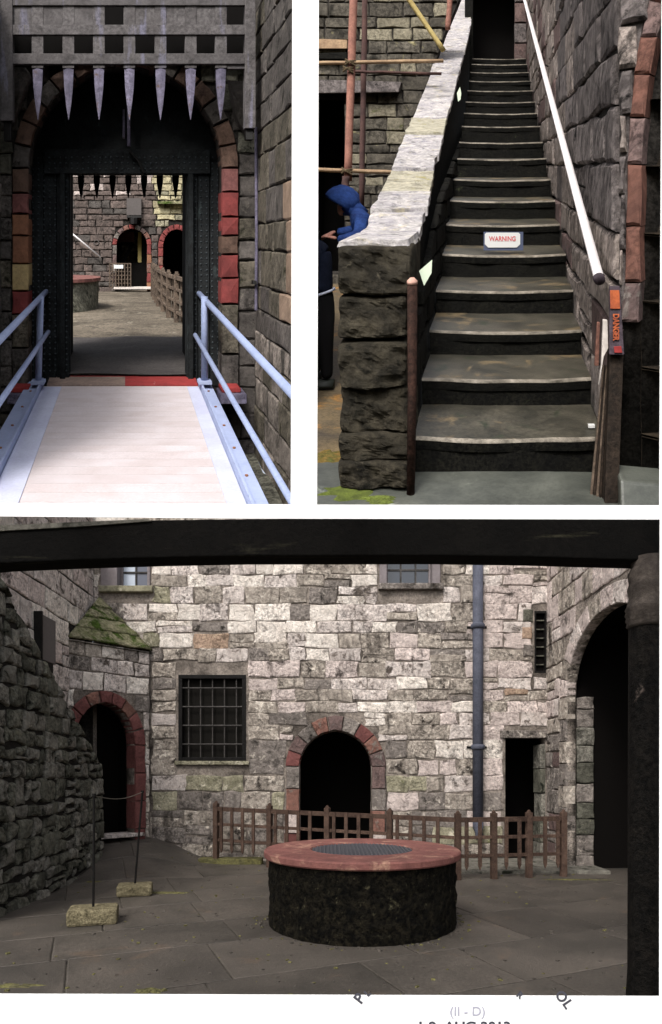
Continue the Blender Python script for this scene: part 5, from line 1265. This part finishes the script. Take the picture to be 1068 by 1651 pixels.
# ground
z_gr = lambda x, y: zg0 + .008 * mnoise.noise(Vector((x * 3, y * 3, 1)))
o = grid_sheet(S, 'stair_foot_ground', M['wet'], -1.25, 1.3, 3.55, 4.35, 24, 10, z_gr); tag(o, kind='structure')
mb = MB()
for j in range(41):
    y = 3.6 + 7.4 * j / 40; xa, xb = -.292 * y, (-.95 if y > 4.3 else -1.24)
    for i in range(13):
        x = xa + (xb - xa) * i / 12; mb.v.append(Vector((x, y, zg0 - .006 + .01 * mnoise.noise(Vector((x * 3, y * 3, 1))))))
for j in range(40):
    for i in range(12): a = j * 13 + i; mb.face([a, a + 1, a + 14, a + 13])
tag(mb.build('side_yard_ground', M['wet_b'], None, S, (-1.5, 5, zg0), smooth=True), kind='structure')
for k, (px, py, a, b, mt, lb) in enumerate(((560, 795, .17, .10, 'moss', 'bright green moss around foot of stone pier'), (530, 735, .12, .10, 'moss', 'ochre moss on ground left of the pier'), (610, 806, .12, .05, 'moss', 'thin moss in front of pier foot'))):
    D = -zg0 * 1000 / (py - 270); blob(S, 'ground_moss', mat('ground_moss_%d' % k, (112, 124, 56) if k != 1 else (150, 118, 66), (84, 92, 50), 14, .5, 60, .8, .95), S.P(px, py, D), a, b, z_gr, .006, k + 20, lb, jag=.9)
# rear wall on the left
BWs = thing(S, 'rear_stone_wall', 'old brown grey stone wall behind the scaffold poles', 'wall', (-2.2, 11, -2.4))
brf = Fr((0, 11.0, 0), (1, 0, 0), (0, -1, 0)); Bb = lambda px, py: brf.ab(S, px, py)
h_op = [Bb(504, 440), Bb(556, 440), Bb(556, 160), Bb(504, 160)]
h_cut = [Bb(*p) for p in ((700, 470), (700, 104), (718, 52), (736, 10), (752, -30), (900, -30), (900, 470))]
lo_s = [(-3.3, -2.1), Bb(700, 461), Bb(700, 104), Bb(718, 52), Bb(736, 10), Bb(748, -20), (Bb(748, 0)[0], 3.3), (-3.3, 3.3)]
lo = [(-3.3, -2.1), (-.44, -2.1), (-.44, 3.3), (-3.3, 3.3)]
slab(BWs, brf, lo_s, [h_op], .3, M['mortar_grey'], 'wall_core', -.004)
def pk(a, b, r):
    px = 800 + a / 11 * 1000; py = 270 - b / 11 * 1000
    if 600 < px < 665 and (py < 75 or 170 < py < 240): return M['bw_pale'] if r.random() < .6 else M['bw_st']
    return M['bw_st'] if r.random() < .85 else M['bw_pale']
masonry(BWs, brf, lo, [[(p[0], p[1]) for p in h_op], h_cut + []], (.15, .26), (.28, .62), pk, .03, .02, .02, .02, seed=101)
recess(BWs, brf, h_op[0][0] - .1, h_op[1][0] + .1, -2.1, 1.5, -.31, .8)
gbk = lambda nm, pts, c0, c1, mt: (lambda mb: (mb.prism(brf, [Bb(*p) for p in pts], c0, c1), mb.build(nm, mt, BWs, bev=.01)))(MB())
gbk('ledge_shadow_band', [(505, 152), (645, 150), (650, 134), (505, 130)], 0, .16, M['big_dark']); gbk('ledge_shadow_band', [(505, 97), (562, 97), (562, 86), (505, 88)], 0, .12, M['flank'])  # dark bands stand in for the shadows at the wall ledges
gbk('timber_plate', [(505, 80), (562, 80), (562, 66), (505, 64)], 0, .10, M['pole_p'])
# scaffold
SCF = thing(S, 'pole_scaffold', 'rustic wooden pole scaffold lashed with rope at left', 'scaffold', S.P(565, 290, 9))
def pole(x0, y0, x1, y1, D, wpx, mt, D2=None, wob=0.6):
    D2 = D2 or D; a = S.P(x0, y0, D); b = S.P(x1, y1, D2); pts = []
    for k in range(9):
        t = k / 8; p = a.lerp(b, t); pts.append(p + Vector((mnoise.noise(Vector((k * .8, x0, y0))) * .008 * wob * 2, 0, mnoise.noise(Vector((k * .8, y0, x0))) * .008 * wob * 2)))
    mb = MB(); mb.tube(pts, [wpx * D / 2000 * (1 + .12 * mnoise.noise(Vector((k * 1.3, x0, 2)))) for k in range(9)], 10); mb.build('pole', mt, SCF, smooth=True)
pole(571, -25, 561, 292, 9.0, 12.5, M['pole']); pole(589, -25, 583, 340, 9.8, 9, M['pole_d']); pole(728, -25, 722, 48, 10.2, 9, M['pole'])
pole(500, 102, 715, 98, 8.9, 6.5, M['pole_p'], 9.2); pole(560, 115, 712, 119, 9.6, 5, M['pole_d'], 9.8); pole(500, 273, 640, 278, 8.9, 7, M['pole_p'], 9.2); pole(652, -12, 716, 82, 9.4, 8.5, M['pole_y'], 9.4, .1)
pole(558, 284, 556, 330, 8.9, 12, M['pole_d'])
for px, py in ((567, 102), (563, 113), (561, 276)):
    mb = MB(); p = S.P(px, py, 9.0)
    for k in range(3): mb.tube([p + Vector((-.075, -.05, .05 - .04 * k)), p + Vector((0, -.085, .0 + .01 * k)), p + Vector((.075, -.05, -.05 + .04 * k))], .014, 6)
    mb.build('lashing', M['lash'], SCF)
# people
def pt(px, py, D): return tuple(S.P(px, py, D))
P1 = thing(S, 'person', 'person in blue hooded top leaning over with clasped hands', 'person', (-1.45, 6.1, zg0))
D = 6.1
J = [(pt(590, 432, D), (.13, .10)), (pt(591, 400, D), (.13, .11)), (pt(587, 368, D), (.145, .115)), (pt(578, 345, D), (.11, .09)), (pt(568, 335, D), (.06, .06)),
     (pt(584, 352, D - .14), .075), (pt(579, 380, D - .22), .066), (pt(552, 386, D - .24), .046), (pt(544, 385, D - .24), .040),
     (pt(582, 350, D + .12), .072), (pt(573, 371, D - .02), .060), (pt(551, 374, D - .14), .042), (pt(543, 373, D - .15), .036)]
skinned(S, 'hooded_top', M['hood'], J, [(0, 1), (1, 2), (2, 3), (3, 4), (3, 5), (5, 6), (6, 7), (7, 8), (3, 9), (9, 10), (10, 11), (11, 12)], P1, 1)
# head, hood
hc = S.P(553, 324, D)
J = [(tuple(hc + Vector((.04, 0, .06))), (.085, .09)), (tuple(hc + Vector((.0, 0, .02))), (.085, .09)), (tuple(hc + Vector((-.015, -.01, -.07))), (.06, .06)), (tuple(hc + Vector((.0, 0, -.15))), (.035, .035)), (tuple(hc + Vector((.06, .02, -.12))), (.05, .05))]
skinned(S, 'head', M['skin'], J, [(0, 1), (1, 2), (2, 3), (1, 4)], P1, 1)
hb = bmesh.new(); bmesh.ops.create_uvsphere(hb, u_segments=28, v_segments=18, radius=1)
kill = []
for v in hb.verts:
    p = v.co.copy()
    if p.z < -.35 and p.x < .35: kill.append(v)
bmesh.ops.delete(hb, geom=kill, context='VERTS')
tl = Matrix.Rotation(R(28), 3, 'Y')
for v in hb.verts:
    p = v.co.copy(); pk_ = 1 + .32 * max(0, -p.x) * max(0, .55 - abs(p.z + .1))
    fold = 1 + .09 * mnoise.noise(Vector((p.x * 3, p.y * 6, p.z * 3)))
    q = Vector((p.x * .150 * pk_, p.y * .118, p.z * .130)) * fold
    q = tl @ q; v.co = hc + q + Vector((.01, 0, .005))
me = bpy.data.meshes.new('hood'); hb.to_mesh(me); hb.free(); o = link_mesh(me, 'hood', M['hood'], P1, smooth=True)
sol = o.modifiers.new('solid', 'SOLIDIFY'); sol.thickness = .012; sol.offset = 1
mb = MB(); mb.tube([hc + Vector((.06, 0, -.02)), S.P(572, 338, D), S.P(584, 350, D)], [.10, .085, .09], 12); mb.build('hood_neck', M['hood'], P1, smooth=True)
mb = MB()
J = [(pt(588, 425, D), (.14, .11)), (pt(586, 480, D - .08), .085), (pt(586, 530, D - .08), .06), (pt(588, 590, D - .06), .045), (pt(586, 480, D + .1), .085), (pt(588, 530, D + .12), .06), (pt(590, 590, D + .12), .045)]
skinned(S, 'trousers', M['trouser'], J, [(0, 1), (1, 2), (2, 3), (0, 4), (4, 5), (5, 6)], P1, 0)
for dy in (-.06, .12):
    q = S.P(588, 594, D + dy); q.z = zg0 + .05; mb = MB(); mb.tube([q + Vector((.05, 0, -.0)), q + Vector((-.03, 0, -.01)), q + Vector((-.17, 0, -.03))], [.05, .05, .03], 10); mb.build('shoe', M['shoe'], P1, smooth=True)
# hands with fingers
def hand(w0, dirv, parent, r_=1.0, curl=.5, side=1):
    w0 = Vector(w0); d = Vector(dirv).normalized(); up = Vector((0, 0, 1)); sd2 = d.cross(up).normalized(); nn = sd2.cross(d)
    J = [(tuple(w0), (.024, .018)), (tuple(w0 + d * .045), (.036, .017)), (tuple(w0 + d * .085), (.036, .015))]; E = [(0, 1), (1, 2)]
    skinned(S, 'hand', M['skin'], J, E, parent, 0, 1)
    mb = MB()
    for k in range(4):
        b = w0 + d * .085 + sd2 * (-.027 + .018 * k); ln2 = (.065, .075, .07, .055)[k]
        mb.tube([b - d * .02, b + d * ln2 * .5 - nn * .01 * curl, b + d * ln2 * .8 - nn * .04 * curl, b + d * ln2 * .75 - nn * .07 * curl], [.0105, .010, .009, .007], 8)
    b = w0 + d * .03 + sd2 * .03 * side; mb.tube([b - sd2 * .01 * side, b + d * .03 + sd2 * .025 * side - nn * .01, b + d * .06 + sd2 * .018 * side - nn * .02], [.013, .011, .008], 8)
    return mb.build('fingers', M['skin'], parent, smooth=True)
hand(pt(543, 385, D - .24), (-1, .25, .25), P1, side=1); hand(pt(542, 373, D - .15), (-1, -.2, -.35), P1, side=-1)
P2 = thing(S, 'person', 'person in navy jacket and black trousers cut off at left edge', 'person', (-1.6, 5.8, zg0))
D = 5.8
J = [(pt(517, 470, D), (.135, .12)), (pt(519, 440, D), (.135, .12)), (pt(515, 410, D), (.14, .12)), (pt(500, 392, D), (.12, .1)), (pt(480, 385, D), (.06, .06)), (pt(508, 405, D - .16), .06), (pt(500, 450, D - .2), .05), (pt(478, 455, D - .22), .035),
     (pt(505, 402, D + .16), .06), (pt(490, 440, D + .2), .05), (pt(470, 450, D + .2), .035)]
skinned(S, 'jacket', M['navy'], J, [(0, 1), (1, 2), (2, 3), (3, 4), (3, 5), (5, 6), (6, 7), (3, 8), (8, 9), (9, 10)], P2, 1)
mb = MB(); q = S.P(519, 472, D); mb.tube([q + Vector((.118 * math.cos(t * .5236), .108 * math.sin(t * .5236), .035 * math.cos(t * .5236))) for t in range(13)], .013, 8); o = mb.build('belt', M['lightpatch'], P2, smooth=True)
J = [(pt(518, 452, D), (.10, .09)), (pt(520, 490, D), (.13, .115)), (pt(523, 535, D - .07), .095), (pt(526, 575, D - .07), .068), (pt(528, 612, D - .07), .055), (pt(515, 535, D + .1), .09), (pt(511, 575, D + .12), .068), (pt(508, 602, D + .12), .05)]
skinned(S, 'trousers', M['trouser'], J, [(0, 1), (1, 2), (2, 3), (3, 4), (1, 5), (5, 6), (6, 7)], P2, 1)
for px, dd_ in ((528, -.07), (508, .12)):
    q = S.P(px, 0, D + dd_); q.z = zg0 + .05; mb = MB(); mb.tube([q + Vector((.06, 0, 0)), q + Vector((-.03, 0, .0)), q + Vector((-.16, 0, -.015))], [.045, .05, .03], 10); mb.build('shoe', M['shoe'], P2, smooth=True)
hq = S.P(462, 378, D)
skinned(S, 'head', M['skin'], [(tuple(hq + Vector((-.02, 0, .05))), (.09, .08)), (tuple(hq), (.085, .075)), (tuple(hq + Vector((-.03, 0, -.09))), (.05, .05)), (tuple(hq + Vector((.09, 0, -.05))), (.05, .05))], [(0, 1), (1, 2), (1, 3)], P2, 1)
hand(pt(478, 455, D - .22), (-1, 0, -.2), P2); hand(pt(470, 450, D + .2), (-1, 0, -.2), P2)
